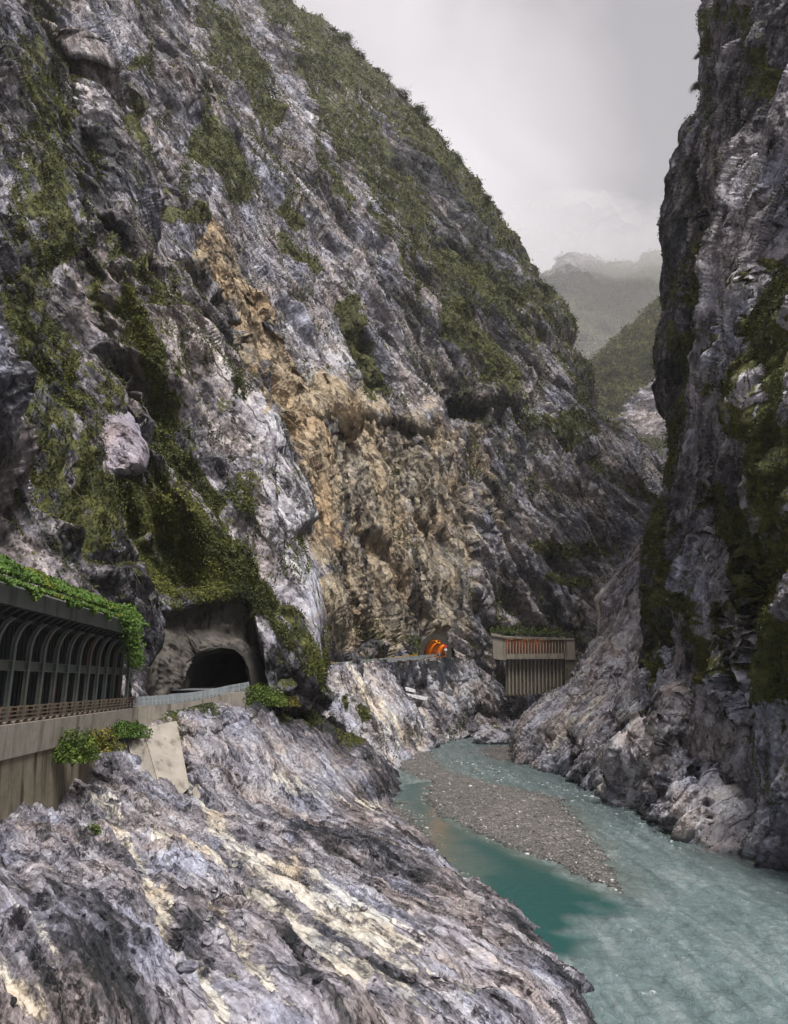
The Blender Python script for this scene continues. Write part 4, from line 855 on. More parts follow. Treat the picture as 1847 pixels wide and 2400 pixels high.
# railing, parapet and walls
rail = empty('railing', sp3(52, -.1, 12.8), 'brown weathered post and rail fence along the rock shed road', 'railing')
for i in range(31):
    Y = 34.0+1.14*i; bm = bmesh.new(); bm_beam(bm, sp3(Y, -.1, 12.8), sp3(Y, -.1, 13.74), .14, .14); bm_beam(bm, sp3(Y, -.1, 12.8), sp3(Y, -.1, 12.9), .26, .26); part('post', bm, M_RAILW, rail)
for z_ in (13.03, 13.25, 13.47, 13.69):
    bm = bmesh.new(); bm_beam(bm, sp3(33, -.2, z_), sp3(69.0, -.2, z_), .06, .075); part('rail', bm, M_RAILW, rail)
par = empty('retaining_wall', sp3(50, -.3, 6), 'stained concrete road wall under the brown railing', 'wall')
bm = bmesh.new(); prof = [(-.42, 12.8), (-.42, 11.05), (-.36, 11.0), (1.2, 11.0), (1.2, 12.8)]
Ys_ = np.linspace(26, 68.6, 30); rings = [[bm.verts.new(sp3(Y, o, z)) for o, z in prof] for Y in Ys_]
for r0, r1 in zip(rings, rings[1:]):
    for i in range(5): bm.faces.new([r0[i], r0[(i+1) % 5], r1[(i+1) % 5], r1[i]])
bm.faces.new(rings[0]); bm.faces.new(rings[-1][::-1]); part('parapet', bm, M_CONC, par)
bm = bmesh.new(); bm_prism(bm, [sp3(24, -.30, 10.997), sp3(24, -.62, 5.0), sp3(24, 1.2, 5.0), sp3(24, 1.2, 10.997)], sp3(62, 0, 0)-sp3(24, 0, 0)); part('wall_base', bm, M_CONC_D, par)

# road
def ribbon(name, right, width, z_off=-.03, lab=None):
    bm = bmesh.new(); vs = []
    for i, p in enumerate(right):
        t = right[min(i+1, len(right)-1)]-right[max(i-1, 0)]; t.z = 0; t.normalize(); l = Vector((-t.y, t.x, 0))
        vs.append([bm.verts.new(p+l*a+Vector((0, 0, z_off))) for a in np.linspace(0, width, 4)])
    for a, b in zip(vs, vs[1:]):
        for i in range(3): bm.faces.new([a[i], a[i+1], b[i+1], b[i]])
    me = bpy.data.meshes.new(name); bm.to_mesh(me); bm.free(); return link(name, me, M_ROAD, kind='structure', label=lab or 'road')
NR = [(321, 1656, 69.5), (355, 1653, 71.3), (390, 1650, 73), (430, 1646, 75), (470, 1640, 77), (505, 1633, 79), (540, 1625, 81), (582, 1617, 84)]
NRw = [W(*p) for p in NR]
def resample(path, n):
    P = np.array([tuple(p) for p in path]); T = np.linspace(0, len(P)-1, n); return [Vector(q) for q in catmull(P, T)]
ribbon('road', [sp3(26, -.3, 12.8), sp3(45, -.3, 12.8), sp3(60, -.3, 12.8)]+resample(NRw, 12)+[W(592, 1612, 92), W(620, 1607, 106), W(690, 1600, 122), W(775, 1592, 135)], 9, -.02, 'near asphalt road leading into the dark tunnel')
grd = empty('guardrail', NRw[3], 'galvanised guardrail curving into the dark tunnel mouth', 'guardrail')
pth = resample(NRw, 27)
for i, p in enumerate(pth):
    bm = bmesh.new(); bm_beam(bm, p, p+Vector((0, 0, .86)), .10, .10); part('post', bm, M_GALV, grd)
for z_ in (.72, .42):
    bm = bmesh.new(); bm_sweep(bm, [p+Vector((0, 0, z_)) for p in resample(NRw, 40)], [(-.07, -.13), (-.12, -.05), (-.07, 0), (-.12, .07), (-.07, .13), (-.03, .13), (-.03, -.13)]); part('rail', bm, M_GALV, grd)
gw = empty('retaining_wall', NRw[2]-Vector((0, 0, 2)), 'pale concrete wall curving under the galvanised guardrail', 'wall')
bm = bmesh.new(); bm_sweep(bm, [p-Vector((0, 0, .02)) for p in [sp3(68.7, -.05, 12.75)]+resample(NRw, 24)+[W(588, 1616, 87)]], [(.12, 0), (.22, -1.75), (.4, -4.2), (-1, -4.2), (-1, 0)]); part('wall_face', bm, M_CONC, gw)

# buttress block, cobbled wall and stub below the road
def block(poly, back, mat, name, label, cat, push=None):
    bm = bmesh.new(); bm_prism(bm, [W(*p) for p in poly], back)
    bmesh.ops.bevel(bm, geom=bm.edges[:], offset=.06, segments=1, affect='EDGES'); return solo(name, bm, mat, label, cat)
e_ = empty('concrete_block', W(350, 1800, 64), 'big tapered concrete anchor block leaning below the road end', 'block')
bm = bmesh.new()
bm_hexa(bm, [W(335, 1706, 62), W(414, 1690, 64.5), W(444, 1846, 60), W(388, 1895, 56.5), W(320, 1716, 72), W(398, 1690, 75), W(432, 1846, 73), W(378, 1890, 71)])
part('front_face', bm, M_CONC_L, e_)
bm = bmesh.new()
bm_hexa(bm, [W(297, 1733, 61.7), W(334.6, 1706.3, 62.1), W(387.6, 1895, 56.6), W(336, 1876, 57), W(290, 1720, 70), W(322, 1712, 71), W(376, 1885, 70), W(330, 1860, 69)])
part('side_face', bm, M_CONC, e_)
block([(450, 1852, 60), (466, 1838, 61), (476, 1862, 60.4), (472, 1890, 59.5), (456, 1884, 59.4)], (-.3, 1.6, .1), M_CONC, 'concrete_stub', 'small broken concrete stub sticking out of the rock slope', 'stub')
# cobbled wall: courses of rounded stones set in one face
cw = NT('cobble_wall'); cpz = cw.pos(); vo = cw.vor(cw.map(cpz, (2.6, 2.6, 3.6)), 1); vc_ = cw.n('ShaderNodeSeparateColor'); cw.put(vc_.inputs[0], vo.outputs['Color'])
ccl = cw.ramp(vc_.outputs[0], [(0, (.05, .048, .04)), (.6, (.13, .125, .11)), (1, (.26, .25, .23))])
ccl = cw.mix(cw.mr(vo.outputs['Distance'], .3, .55), ccl, (.018, .02, .010))
ccl = cw.mix(cw.mr(cw.noise(cpz, .9, 6, .7), .44, .6), ccl, (.035, .042, .012))
M_COB = cw.bsdf(ccl, .9, cw.bump(cw.math('MULTIPLY', vo.outputs['Distance'], -1.), 1., .25))
Gc = [[(388, 1668, 69.5), (398, 1710, 68), (415, 1760, 66.5), (430, 1800, 65)], [(425, 1662, 71.5), (440, 1710, 70), (458, 1765, 68), (475, 1808, 66)], [(470, 1650, 74), (482, 1700, 73), (488, 1765, 70), (500, 1800, 68)], [(500, 1645, 77), (510, 1690, 77), (512, 1760, 75), (515, 1790, 74)]]
Bc = loft(Gc, 2.5); Pc = WA(Bc[..., 0].ravel(), Bc[..., 1].ravel(), Bc[..., 2].ravel())
Pc = Pc+np.array([.5, -.8, .1])*(facet(Pc/.5, 4)*.12+fbm(Pc/2, 2, 5)*.15)[:, None]
o = link('cobble_wall', grid_mesh('cobble_wall', Pc.reshape(*Bc.shape)), M_COB); o['label'] = 'mossy cobbled retaining wall between the concrete block and the ledge'; o['category'] = 'wall'

# ------------------------------------------------------------------ dark near tunnel
tun = empty('tunnel', W(505, 1620, 88), 'dark unlit road tunnel in a grey sprayed-concrete cave mouth', 'tunnel')
outer = [(300, 1655, 74), (302, 1520, 76), (318, 1440, 81), (370, 1400, 86), (430, 1375, 89), (500, 1350, 90), (565, 1345, 91), (604, 1385, 92), (620, 1460, 93), (628, 1550, 94), (628, 1640, 94)]
inner = [(410, 1634, 84.5), (418, 1590, 85.5), (434, 1556, 87), (458, 1535, 88), (484, 1526, 87.5), (515, 1519, 88), (545, 1523, 88.5), (566, 1540, 89), (578, 1566, 89), (583, 1598, 89), (584, 1630, 89)]
gd = []
for a, b in zip(outer, inner):
    a = np.array(a); b = np.array(b)+np.array([0, 0, 0]); m1 = a+(b-a)*.35; m2 = a+(b-a)*.7
    m1[2] += 2.0; m2[2] += 1.2; b = b+np.array([0, 0, 1.3])
    gd.append([tuple(a), tuple(m1), tuple(m2), tuple(b)])
pt = rock_patch('portal', gd, 2.6, (.4, .2, .9), [((4, 4, 5), .7), ((1.6, 1.6, 2.4), .34), ((.6, .6, .6), .12)], M_SHOT, low=(6, .6), ridge=.15, rough=(.6, .06), vert=.0, seed=15)
del pt['o']['kind']; pt['o'].parent = tun; pt['o'].location = -tun.location
if 'label' in pt['o']: del pt['o']['label']
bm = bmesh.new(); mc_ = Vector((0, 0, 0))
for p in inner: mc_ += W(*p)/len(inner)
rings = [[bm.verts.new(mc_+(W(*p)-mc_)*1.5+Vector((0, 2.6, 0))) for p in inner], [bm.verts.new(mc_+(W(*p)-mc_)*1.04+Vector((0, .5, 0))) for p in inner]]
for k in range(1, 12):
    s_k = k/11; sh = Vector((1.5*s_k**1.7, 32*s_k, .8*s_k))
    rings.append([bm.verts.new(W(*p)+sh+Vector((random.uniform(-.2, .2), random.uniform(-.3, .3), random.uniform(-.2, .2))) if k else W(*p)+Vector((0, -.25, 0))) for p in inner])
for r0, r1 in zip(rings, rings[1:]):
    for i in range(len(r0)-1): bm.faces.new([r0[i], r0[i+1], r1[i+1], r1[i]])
bm.faces.new(rings[-1]); part('lining', bm, concrete('shade_dark_lining', (.03, .028, .026), .3, .4, .5), tun)  # darkness of the unlit bore is put into the lining colour

# ------------------------------------------------------------------ far road, guardrail, fence, orange tunnel
FR = [(755, 1569, 137), (775, 1565, 143), (800, 1562, 151), (830, 1558, 160), (860, 1555, 169), (900, 1551, 181), (940, 1548, 193), (1000, 1542, 213), (1048, 1538, 229)]
FRw = [W(*p) for p in FR]
ribbon('road', FRw+[W(1052, 1537, 245), W(1055, 1536, 275)], 8.5, -.05, 'far asphalt road climbing to the orange tunnel')
fg = empty('guardrail', FRw[4], 'long galvanised guardrail on the far road before the orange tunnel', 'guardrail')
for p in resample(FRw, 34):
    bm = bmesh.new(); bm_beam(bm, p-Vector((0, 0, .25)), p+Vector((0, 0, .86)), .14, .14); part('post', bm, M_GALV, fg)
for z_ in (.70, .36):
    bm = bmesh.new(); bm_sweep(bm, [p+Vector((0, 0, z_)) for p in resample(FRw, 40)], [(-.06, -.14), (-.12, -.06), (-.06, 0), (-.12, .08), (-.06, .14), (-.02, .14), (-.02, -.14)]); part('rail', bm, M_GALV, fg)
kerbw = bmesh.new(); bm_sweep(kerbw, [p+Vector((.1, -.25, -.08)) for p in FRw], [(-.3, 0), (.25, 0), (.3, -.8), (-.3, -.8)]); solo('retaining_wall', kerbw, M_CONC_L, 'low concrete edge wall under the far guardrail', 'wall')
FF = [(772, 1553, 150), (800, 1552, 158), (850, 1547, 172), (900, 1543, 186), (950, 1537, 203), (978, 1534, 214)]
ff_ = empty('fence', W(*FF[2]), 'yellow and black barrier line at the foot of the tan cliff', 'fence')
for p in resample([W(*q) for q in FF], 22):
    bm = bmesh.new(); bm_beam(bm, p-Vector((0, 0, 1.)), p+Vector((0, 0, .1)), .16, .16); part('post', bm, M_STEEL_D, ff_)
bm = bmesh.new(); bm_sweep(bm, [p+Vector((0, 0, .05-.25*(i % 2))) for i, p in enumerate(resample([W(*q) for q in FF], 43))], [(-.05, -.07), (.05, -.07), (.05, .07), (-.05, .07)]); part('rail', bm, M_YEL, ff_)
bm = bmesh.new(); c_ = W(771, 1560, 146)
bmesh.ops.create_cone(bm, cap_ends=True, segments=12, radius1=.34, radius2=.26, depth=1.5, matrix=Matrix.Translation(c_)); bmesh.ops.create_cone(bm, cap_ends=True, segments=12, radius1=.42, radius2=.40, depth=.15, matrix=Matrix.Translation(c_-Vector((0, 0, .7))))
solo('traffic_drum', bm, M_YEL, 'small yellow drum where the far road leaves the mossy overhang', 'drum')

TB = W(1020, 1541, 226)
ft = empty('tunnel', TB, 'far road tunnel glowing orange inside below the tan cliff', 'tunnel')
def arch(cx, base, hw, ht, d, n=16):
    a = W(cx, base, d); r = hw*d/F*1.03; h = ht*d/F*1.03
    return [a+Vector((-r*math.cos(t)*(1.0 if 0 < t < math.pi else .96), 0, h*max(0, math.sin(t))**.8)) for t in np.linspace(-.12, math.pi+.12, n)]
ax_ = Vector((.10, 1, .01))
inn = arch(1020, 1544, 26.5, 44, 219); out_ = arch(1020, 1544, 36, 55, 219)
bm = bmesh.new()
ri = [[bm.verts.new(p+ax_*s) for p in inn] for s in (0, 12)]; ro = [[bm.verts.new(p+ax_*s) for p in out_] for s in (0, 12)]
for i in range(len(inn)-1):
    bm.faces.new([ri[0][i], ri[0][i+1], ro[0][i+1], ro[0][i]]); bm.faces.new([ro[0][i], ro[0][i+1], ro[1][i+1], ro[1][i]]); bm.faces.new([ri[0][i], ri[0][i+1], ri[1][i+1], ri[1][i]])
part('collar', bm, concrete('rim_shade_concrete', (.045, .04, .035), .3, .6, .5), ft)  # shadow rim round the arch painted as a dark collar colour
bm = bmesh.new(); rg = [[bm.verts.new((p-inn[0])*1.0+inn[0]+ax_*s+Vector((.012*(s-12)**2*.35, 0, 0))) for p in inn] for s in np.linspace(12.05, 62, 14)]
for r0, r1 in zip(rg, rg[1:]):
    for i in range(len(inn)-1): bm.faces.new([r0[i], r0[i+1], r1[i+1], r1[i]])
bm.faces.new(rg[-1]); part('lining', bm, M_LINING, ft)
for s in (13, 16.5, 20, 26):
    bm = bmesh.new()
    rr = [[TB+(p-TB)*k+ax_*s+Vector((.0042*(s-12)**2, 0, 0)) for p in inn] for k in (.995, .965)]
    for i in range(len(inn)-1):
        q = [rr[0][i], rr[0][i+1], rr[1][i+1], rr[1][i]]; vv = [bm.verts.new(v) for v in q]; bm.faces.new(vv)
    part('joint', bm, M_STEEL_D, ft)
lm = NT('sodium_lamp'); em = lm.n('ShaderNodeEmission'); lm.put(em.inputs[0], (1., .33, .03)); em.inputs[1].default_value = 1.5; lm.t.links.new(em.outputs[0], lm.out.inputs[0])
for s in (10, 22, 36, 50):
    c_ = W(1020, 1541, 219)+ax_*s+Vector((.0042*max(0, s-12)**2, 0, 5.1)); bm = bmesh.new(); bm_beam(bm, c_-Vector((.25, 0, 0)), c_+Vector((.25, 0, 0)), .5, .12); part('lamp', bm, lm.m, ft)
    l = bpy.data.lights.new('sodium_lamp', 'POINT'); l.energy = 230; l.specular_factor = .2; l.color = (1, .30, .02); l.shadow_soft_size = .4; lo = bpy.data.objects.new('sodium_lamp', l); COL.objects.link(lo); lo.location = c_-Vector((0, 0, .6))
bm = bmesh.new(); c_ = W(1030.5, 1541, 221)
def arrow(bm, c, w_, h_, t_):
    pts = [(-.13, 0), (-.13, .32), (-.36, .32), (-.36, .52), (-.16, .52), (-.34, .62), (0, 1), (.34, .62), (.16, .52), (.36, .52), (.36, .32), (.13, .32), (.13, 0)]
    bm_prism(bm, [c+Vector((x*w_, 0, z*h_)) for x, z in pts], (0, t_, 0))
sg = empty('road_sign', c_, 'small white arrow sign on a post inside the orange tunnel mouth', 'sign')
arrow(bm, c_+Vector((0, 0, .75)), 1.0, 1.15, .06); part('arrow', bm, M_WHITE, sg)
bm = bmesh.new(); bm_beam(bm, c_, c_+Vector((0, 0, .8)), .12, .12); part('post', bm, M_WHITE, sg)
c2_ = W(1045, 1539, 218.4); sg = empty('road_sign', c2_, 'red and white sign at the right edge of the orange tunnel', 'sign')
bm = bmesh.new(); bmesh.ops.create_cone(bm, cap_ends=True, segments=20, radius1=.42, radius2=.42, depth=.06, matrix=Matrix.Translation(c2_+Vector((0, 0, 2.9))) @ Matrix.Rotation(math.pi/2, 4, 'X')); part('disc', bm, M_RED, sg)
bm = bmesh.new(); bm_beam(bm, c2_+Vector((-.38, 0, 2.0)), c2_+Vector((.38, 0, 2.0)), .06, .55); part('plate', bm, M_WHITE, sg)
bm = bmesh.new(); bm_beam(bm, c2_+Vector((0, .08, 0)), c2_+Vector((0, .08, 3.0)), .1, .1); part('post', bm, M_GALV, sg)
# rusty sheet and fallen kerb slabs under the far road
bm = bmesh.new(); bm_prism(bm, [W(899, 1558, 183), W(930, 1558, 191), W(930, 1567, 191), (W(912, 1567, 187)), W(904, 1563, 184)], (.1, .2, 0)); solo('metal_sheet', bm, M_RUST, 'rusty brown metal sheet hanging below the far guardrail', 'sheet')
bm = bmesh.new(); bm_prism(bm, [W(949, 1611, 194), W(969, 1617, 194), W(971, 1623, 193.6), W(952, 1619, 193.6)], (.5, 1.5, .1)); bm_prism(bm, [W(951, 1624, 193.4), W(976, 1631, 193.4), W(1002, 1636, 194), W(1000, 1642, 193.6), (W(976, 1637, 193)), W(952, 1629, 193)], (.5, 1.5, .1)); solo('broken_kerb', bm, M_KERB, 'broken white kerb slabs fallen on the dark rock below the far road', 'kerb')

# ------------------------------------------------------------------ far gallery on its pillared wall
def gd_(px): return 243+(px-1150)*.085
def gp3(px, py, off=0.):
    v = W(px, py, gd_(px)); return v+Vector((.12*off, off, 0))
gal = empty('rock_gallery', gp3(1255, 1546), 'concrete half-tunnel gallery with slim columns on a tall pillared wall', 'gallery')
def slab(poly, off0, off1):
    bm = bmesh.new(); f = [gp3(x, y, off0) for x, y in poly]; b = [gp3(x, y, off1) for x, y in poly]
    v0 = [bm.verts.new(p) for p in f]; v1 = [bm.verts.new(p) for p in b]; n = len(poly)
    bm.faces.new(v0); bm.faces.new(v1[::-1])
    for i in range(n): bm.faces.new([v0[i], v1[i], v1[(i+1) % n], v0[(i+1) % n]])
    return bm
part('roof', slab([(1150, 1483), (1190, 1491), (1260, 1493), (1345, 1496), (1345, 1500), (1260, 1498.5), (1186, 1497), (1152, 1490)], -.5, 9), M_GALLERY, gal)
part('back_wall', slab([(1186, 1492), (1330, 1495), (1330, 1560), (1186, 1560)], 7.2, 7.8), M_GALLERY_IN, gal)
part('end_wall', slab([(1154, 1490.3), (1185, 1497.3), (1186, 1548), (1157, 1544)], .1, 8), M_GALLERY, gal)
part('end_wall', slab([(1327, 1500.4), (1346, 1500.4), (1350, 1546), (1324, 1546)], -.2, 8), M_GALLERY, gal)
part('floor', slab([(1186.5, 1540), (1323, 1540), (1323, 1543), (1186.5, 1543)], .3, 7.1), M_GALLERY, gal)
part('parapet', slab([(1187, 1532.5), (1322, 1531.5), (1321, 1544), (1187, 1545)], -.15, .25), M_GALLERY, gal)
for i in range(20):
    px = 1189+i*(1323-1189)/19+.0
    part('column', slab([(px-1.5, 1497.5), (px+1.5, 1497.5), (px+1.4, 1532), (px-1.4, 1532)], .0, .7), M_GALLERY, gal)
bm = bmesh.new()
for i in range(16):
    px = 1212+i*5.6
    q = slab([(px-1.5, 1540), (px+1.5, 1540), (px+1.5, 1545.6), (px-1.5, 1544)], -.45, -.16); m_ = bpy.data.meshes.new('t'); q.to_mesh(m_); q.free(); bm.from_mesh(m_); bpy.data.meshes.remove(m_)
part('corbel', bm, M_GALLERY, gal)
for i in range(15):
    px = 1194+i*(1317-1194)/14
    bm = bmesh.new(); pts = [(.15, 1545), (.9, 1547), (1.6, 1551), (2.0, 1557), (2.0, 1628)]
    for (o0, y0), (o1, y1) in zip(pts, pts[1:]):
        f = [gp3(px-1.6, y0, o0), gp3(px+1.6, y0, o0), gp3(px+1.6, y1, o1), gp3(px-1.6, y1, o1)]; bk = [p+Vector((.12*1.3, 1.3, 0)) for p in f]
        bm_hexa(bm, f+bk)
    part('pilaster', bm, M_GALLERY, gal)
part('lower_wall', slab([(1186, 1545.5), (1324, 1545), (1324, 1632), (1186, 1632)], 3.1, 3.6), M_CONC_D, gal)
rw2 = slab([(1324.5, 1543), (1388, 1546), (1388, 1640), (1324.5, 1640)], .5, 3.0)
solo('retaining_wall', rw2, M_CONC_D, 'brown stained concrete wall right of the pillared gallery', 'wall')
for px in (1200, 1235, 1270):
    l = bpy.data.lights.new('sodium_lamp', 'POINT'); l.energy = 60; l.color = (1, .34, .05); l.shadow_soft_size = .3; lo = bpy.data.objects.new('sodium_lamp', l); COL.objects.link(lo); lo.location = gp3(px, 1502, 4.2)

rq = np.random.default_rng(8); n = 2600; pxq = rq.uniform(1150, 1345, n); cq = np.array([tuple(gp3(a, 1487+(a-1150)*.035, b)) for a, b in zip(pxq, rq.uniform(.3, 6, n))])
cq[:, 2] += .5+1.6*np.abs(pn(np.stack([pxq/14, pxq*0, pxq*0], 1), 3))*rq.uniform(0, 2.6, n)+rq.uniform(0, .7, n)
Vg, Cg2 = leaf_arrays(cq, np.tile([0, -.5, .8], (n, 1)), rq.uniform(.35, .8, n), leaf_cols(n, (GREENS+BRIGHT)*.5, 1.1+.9*pn(cq/2., 8), rq), .2, .7, rq)
link('shrubs', leaf_mesh('shrubs', Vg, Cg2), M_LEAF, kind='stuff', label='green shrubs growing along the roof of the far gallery', category='shrubs')

# ------------------------------------------------------------------ boulders
def rock_bm(c, r, seed, sub=5, flat=0.):
    bm = bmesh.new(); bmesh.ops.create_icosphere(bm, subdivisions=sub, radius=1)
    P = np.array([tuple(v.co) for v in bm.verts])
    h = facet(P*1.1, seed, 1.0)*.30+facet(P*np.array([2.6, 2.6, 4.]), seed+3)*.10+fbm(P*3, 3, seed+5)*.05+facet(P*np.array([6, 6, 10.]), seed+6)*.035
    P = P*(1+h)[:, None]*np.array(r)+np.array(c)
    for v, p in zip(bm.verts, P): v.co = p
    return bm, P
def rock_thing(name, c, r, seed, mat, label, cat, sub=5, group=None, kd=(0, 0, .3, 0), strata=(.4, .3, .86), rot=None):
    bm, P = rock_bm((0, 0, 0), r, seed, sub)
    if rot is not None: bm.transform(rot)
    me = bpy.data.meshes.new(name); bm.to_mesh(me); bm.free()
    P = np.array([tuple(v.co) for v in me.vertices])+np.array(c)
    attr_vec(me, 'rc', P@frame_from_normal(strata).T); attr_col(me, 'kd', np.tile(kd, (len(P), 1))); attr_col(me, 'ax', np.zeros((len(P), 4)))
    me.polygons.foreach_set('use_smooth', np.ones(len(me.polygons), bool))
    o = link(name, me, mat); o.location = c; o['label'] = label; o['category'] = cat
    if group: o['group'] = group
    return o
rock_thing('boulder', W(1152, 1735, 196), (4.4, 3.2, 2.5), 3, M_FARBANK, 'blue-grey marble boulder standing in the far river bend', 'boulder', kd=(0, 0, .3, .15), strata=(-.5, .2, .8))
rock_thing('boulder', W(1236, 1727, 186), (3.6, 3.2, 2.7), 8, M_FARBANK, 'rounded pale boulder against the toe of the right spur', 'boulder', kd=(0, 0, .5, 0), strata=(-.5, .2, .8))
rock_thing('boulder', W(1206, 1742, 186), (1.3, 1.2, .9), 12, M_FARBANK, 'small grey boulder between the two larger river boulders', 'boulder', 4)
# lilac block bedded in the mossy buttress
def outline_rock(poly, d, depth, mat, name, label, cat, seed):
    cx = sum(p[0] for p in poly)/len(poly); cy = sum(p[1] for p in poly)/len(poly)
    ang = np.array([math.atan2(p[1]-cy, p[0]-cx) for p in poly]); rad = np.array([math.hypot(p[0]-cx, p[1]-cy) for p in poly]); o_ = np.argsort(ang); ang, rad = ang[o_], rad[o_]
    nA, nR = 150, 70; A = np.linspace(-math.pi, math.pi, nA); Rr = np.interp(A, np.concatenate([ang-2*math.pi, ang, ang+2*math.pi]), np.tile(rad, 3))
    t = np.linspace(0, 1, nR)[:, None]
    px = cx+Rr*t*np.cos(A); py = cy+Rr*t*np.sin(A)
    dd = d-depth*(1-np.clip(t, 0, 1)**5)+(t*0+np.cos(A)*0)+(py-cy)*-.012*0+(cy-py)*.018
    P = WA(px.ravel(), py.ravel(), (dd+px*0).ravel())
    P = P+np.array([.45, -.85, .3])*(facet(P/np.array([4., 4., 3.]), seed)*.6+facet(P/1.5, seed+2)*.2+fbm(P/.8, 3, seed)*.07)[:, None]
    me = grid_mesh(name, P.reshape(nR, nA, 3)); q = P@frame_from_normal((.5, .2, .85)).T
    attr_vec(me, 'rc', q); attr_col(me, 'kd', np.tile((0, 0, .22, 0), (len(P), 1))); attr_col(me, 'ax', np.zeros((len(P), 4)))
    o = link(name, me, mat); o['label'] = label; o['category'] = cat; return o
M_LILAC = rock_material('rock_lilac', .36, 1., palette=[(.34, (.07, .062, .072)), (.42, (.19, .165, .195)), (.52, (.285, .25, .29)), (.60, (.36, .32, .365)), (.72, (.52, .49, .52))])
bpx = left['d'][int(np.argmin((left['px']-262)**2+(left['py']-1080)**2))]
outline_rock([(177, 990), (200, 960), (240, 948), (262, 945), (300, 967), (332, 1022), (350, 1070), (342, 1102), (278, 1122), (250, 1142), (215, 1130), (190, 1080), (180, 1030)], bpx+.5, 4.2, M_LILAC, 'boulder', 'big smooth lilac rock block bedded in moss on the left cliff', 'boulder', 9)
# loose stones on the slabs
SV = [(bank_l['px'] > 0) & (bank_l['px'] < 1300) & (bank_l['py'] > 1880) & (bank_l['py'] < 2400)][0]
cand = np.nonzero(SV)[0]; pick = np.random.default_rng(3).choice(cand, 60, replace=False)
protos = []
for k in range(5):
    o = rock_thing('loose_stone', (0, 0, -50-k), (.2, .15, .11), 20+k, M_BANK, 'loose dark stone lying on the banded foreground slabs', 'stone', 3, 'loose stones on the foreground slabs', kd=(0, 0, 0, .35))
    protos.append(o)
for k, i in enumerate(pick):
    o = protos[k] if k < 5 else protos[k % 5].copy()
    if k >= 5: COL.objects.link(o)
    s = random.uniform(.35, 1.15)*(1.5 if random.random() < .12 else 1); o.scale = (s, s*random.uniform(.7, 1.1), s*random.uniform(.6, 1.1)); o.location = Vector(bank_l['P'][i])+Vector((0, 0, .05*s)); o.rotation_euler = (random.uniform(-.3, .3), random.uniform(-.3, .3), random.uniform(0, 6.28))
# pebbles on the gravel bars: one mass
pr_ = np.random.default_rng(4); ico = bmesh.new(); bmesh.ops.create_icosphere(ico, subdivisions=1, radius=1); iv = np.array([tuple(v.co) for v in ico.verts]); fi = np.array([[v.index for v in f.verts] for f in ico.faces]); ico.free()
N_ = 60000; yy = 48*(200/48)**pr_.uniform(0, 1, N_); xx = pr_.uniform(-8, 50, N_)
gz = gravel_height(xx[:, None], yy[:, None])[:, 0]; ok_ = (gz > -.12) & (pr_.uniform(0, 1, N_) < np.where(gz < .25, .9, .45)); xx, yy, gz = xx[ok_], yy[ok_], gz[ok_]; n_ = len(xx)
sz = pr_.lognormal(-2.6, .55, n_); sz = np.minimum(sz, .4)
vv = iv[None]*(sz[:, None]*pr_.uniform(.6, 1.2, (n_, 3))*np.array([1, 1, .6]))[:, None, :]+pr_.normal(size=(n_, 12, 3))*(sz[:, None, None]*.10)+np.stack([xx, yy, gz], 1)[:, None]
me = bpy.data.meshes.new('pebbles'); raw_mesh(me, vv.reshape(-1, 3), (fi[None]+12*np.arange(n_)[:, None, None]).reshape(-1, 3))
attr_col(me, 'col', np.repeat(np.concatenate([pr_.choice([.07, .10, .135, .19, .28, .45], n_, p=[.2, .25, .25, .17, .09, .04])[:, None]*np.array([[1, .97, .95]]), np.ones((n_, 1))], 1), 12, 0))
pm = NT('pebble'); M_PEB = pm.bsdf(pm.attr('col').outputs['Color'], .7, None, .3); link('pebbles', me, M_PEB, kind='stuff', label='loose grey and white pebbles strewn over the gravel bars', category='pebbles')

# ------------------------------------------------------------------ bushes and trees
def bush(name, c, r, n, label, pal, seed, group=None, size=(.12, .3), drop=0.):
    rr = np.random.default_rng(seed); e = empty(name, c, label, 'bush', group)
    u = rr.normal(size=(n, 3)); u /= np.linalg.norm(u, axis=1, keepdims=True); rad = rr.uniform(.25, 1, n)**.5
    lump = 1+.45*pn(u*1.7+seed, 3); pz_ = u*(rad*lump)[:, None]*np.array(r); pz_[:, 2] = np.abs(pz_[:, 2])-drop*rr.uniform(0, 1, n)*(np.abs(u[:, 0]))
    V, Cc = leaf_arrays(pz_, u+np.array([0, 0, .5]), rr.uniform(*size, n), leaf_cols(n, pal, 1.2+1.0*pn(pz_/.7+seed, 4)+.5*u[:, 2], rr), .3, .6, rr)
    link('foliage', leaf_mesh('foliage', V, Cc), M_LEAF, e)
    bm = bmesh.new()
    for k in range(7):
        a = rr.uniform(0, 6.28); bm_beam(bm, (0, 0, -.3), (math.cos(a)*r[0]*.6, math.sin(a)*r[1]*.6, r[2]*.6), .05, .05)
    me = bpy.data.meshes.new('stem'); bm.to_mesh(me); bm.free(); link('stem', me, M_BARK, e); return e
bush('bush', W(170, 1785, 49.5), (1.6, 1.4, 1.9), 2600, 'dense green bush at the foot of the stained road wall', (GREENS+BRIGHT)*.6, 1, size=(.12, .26))
bush('bush', W(228, 1760, 54.5), (1.8, 1.4, 1.5), 2400, 'brownish bush between the wall bush and the concrete block', GREENS*np.array([1.5, 1.25, 1.1]), 2, size=(.12, .26))
bush('bush', W(302, 1728, 61.5), (1.7, 1.3, 1.4), 2400, 'bright green bush beside the tapered concrete block', BRIGHT*.95, 3, size=(.12, .28))
bush('bush', W(608, 1655, 84.5), (3.0, 2.0, 2.3), 3600, 'leafy bush at the right end of the near guardrail', (GREENS+BRIGHT)*.6, 4, size=(.16, .34))
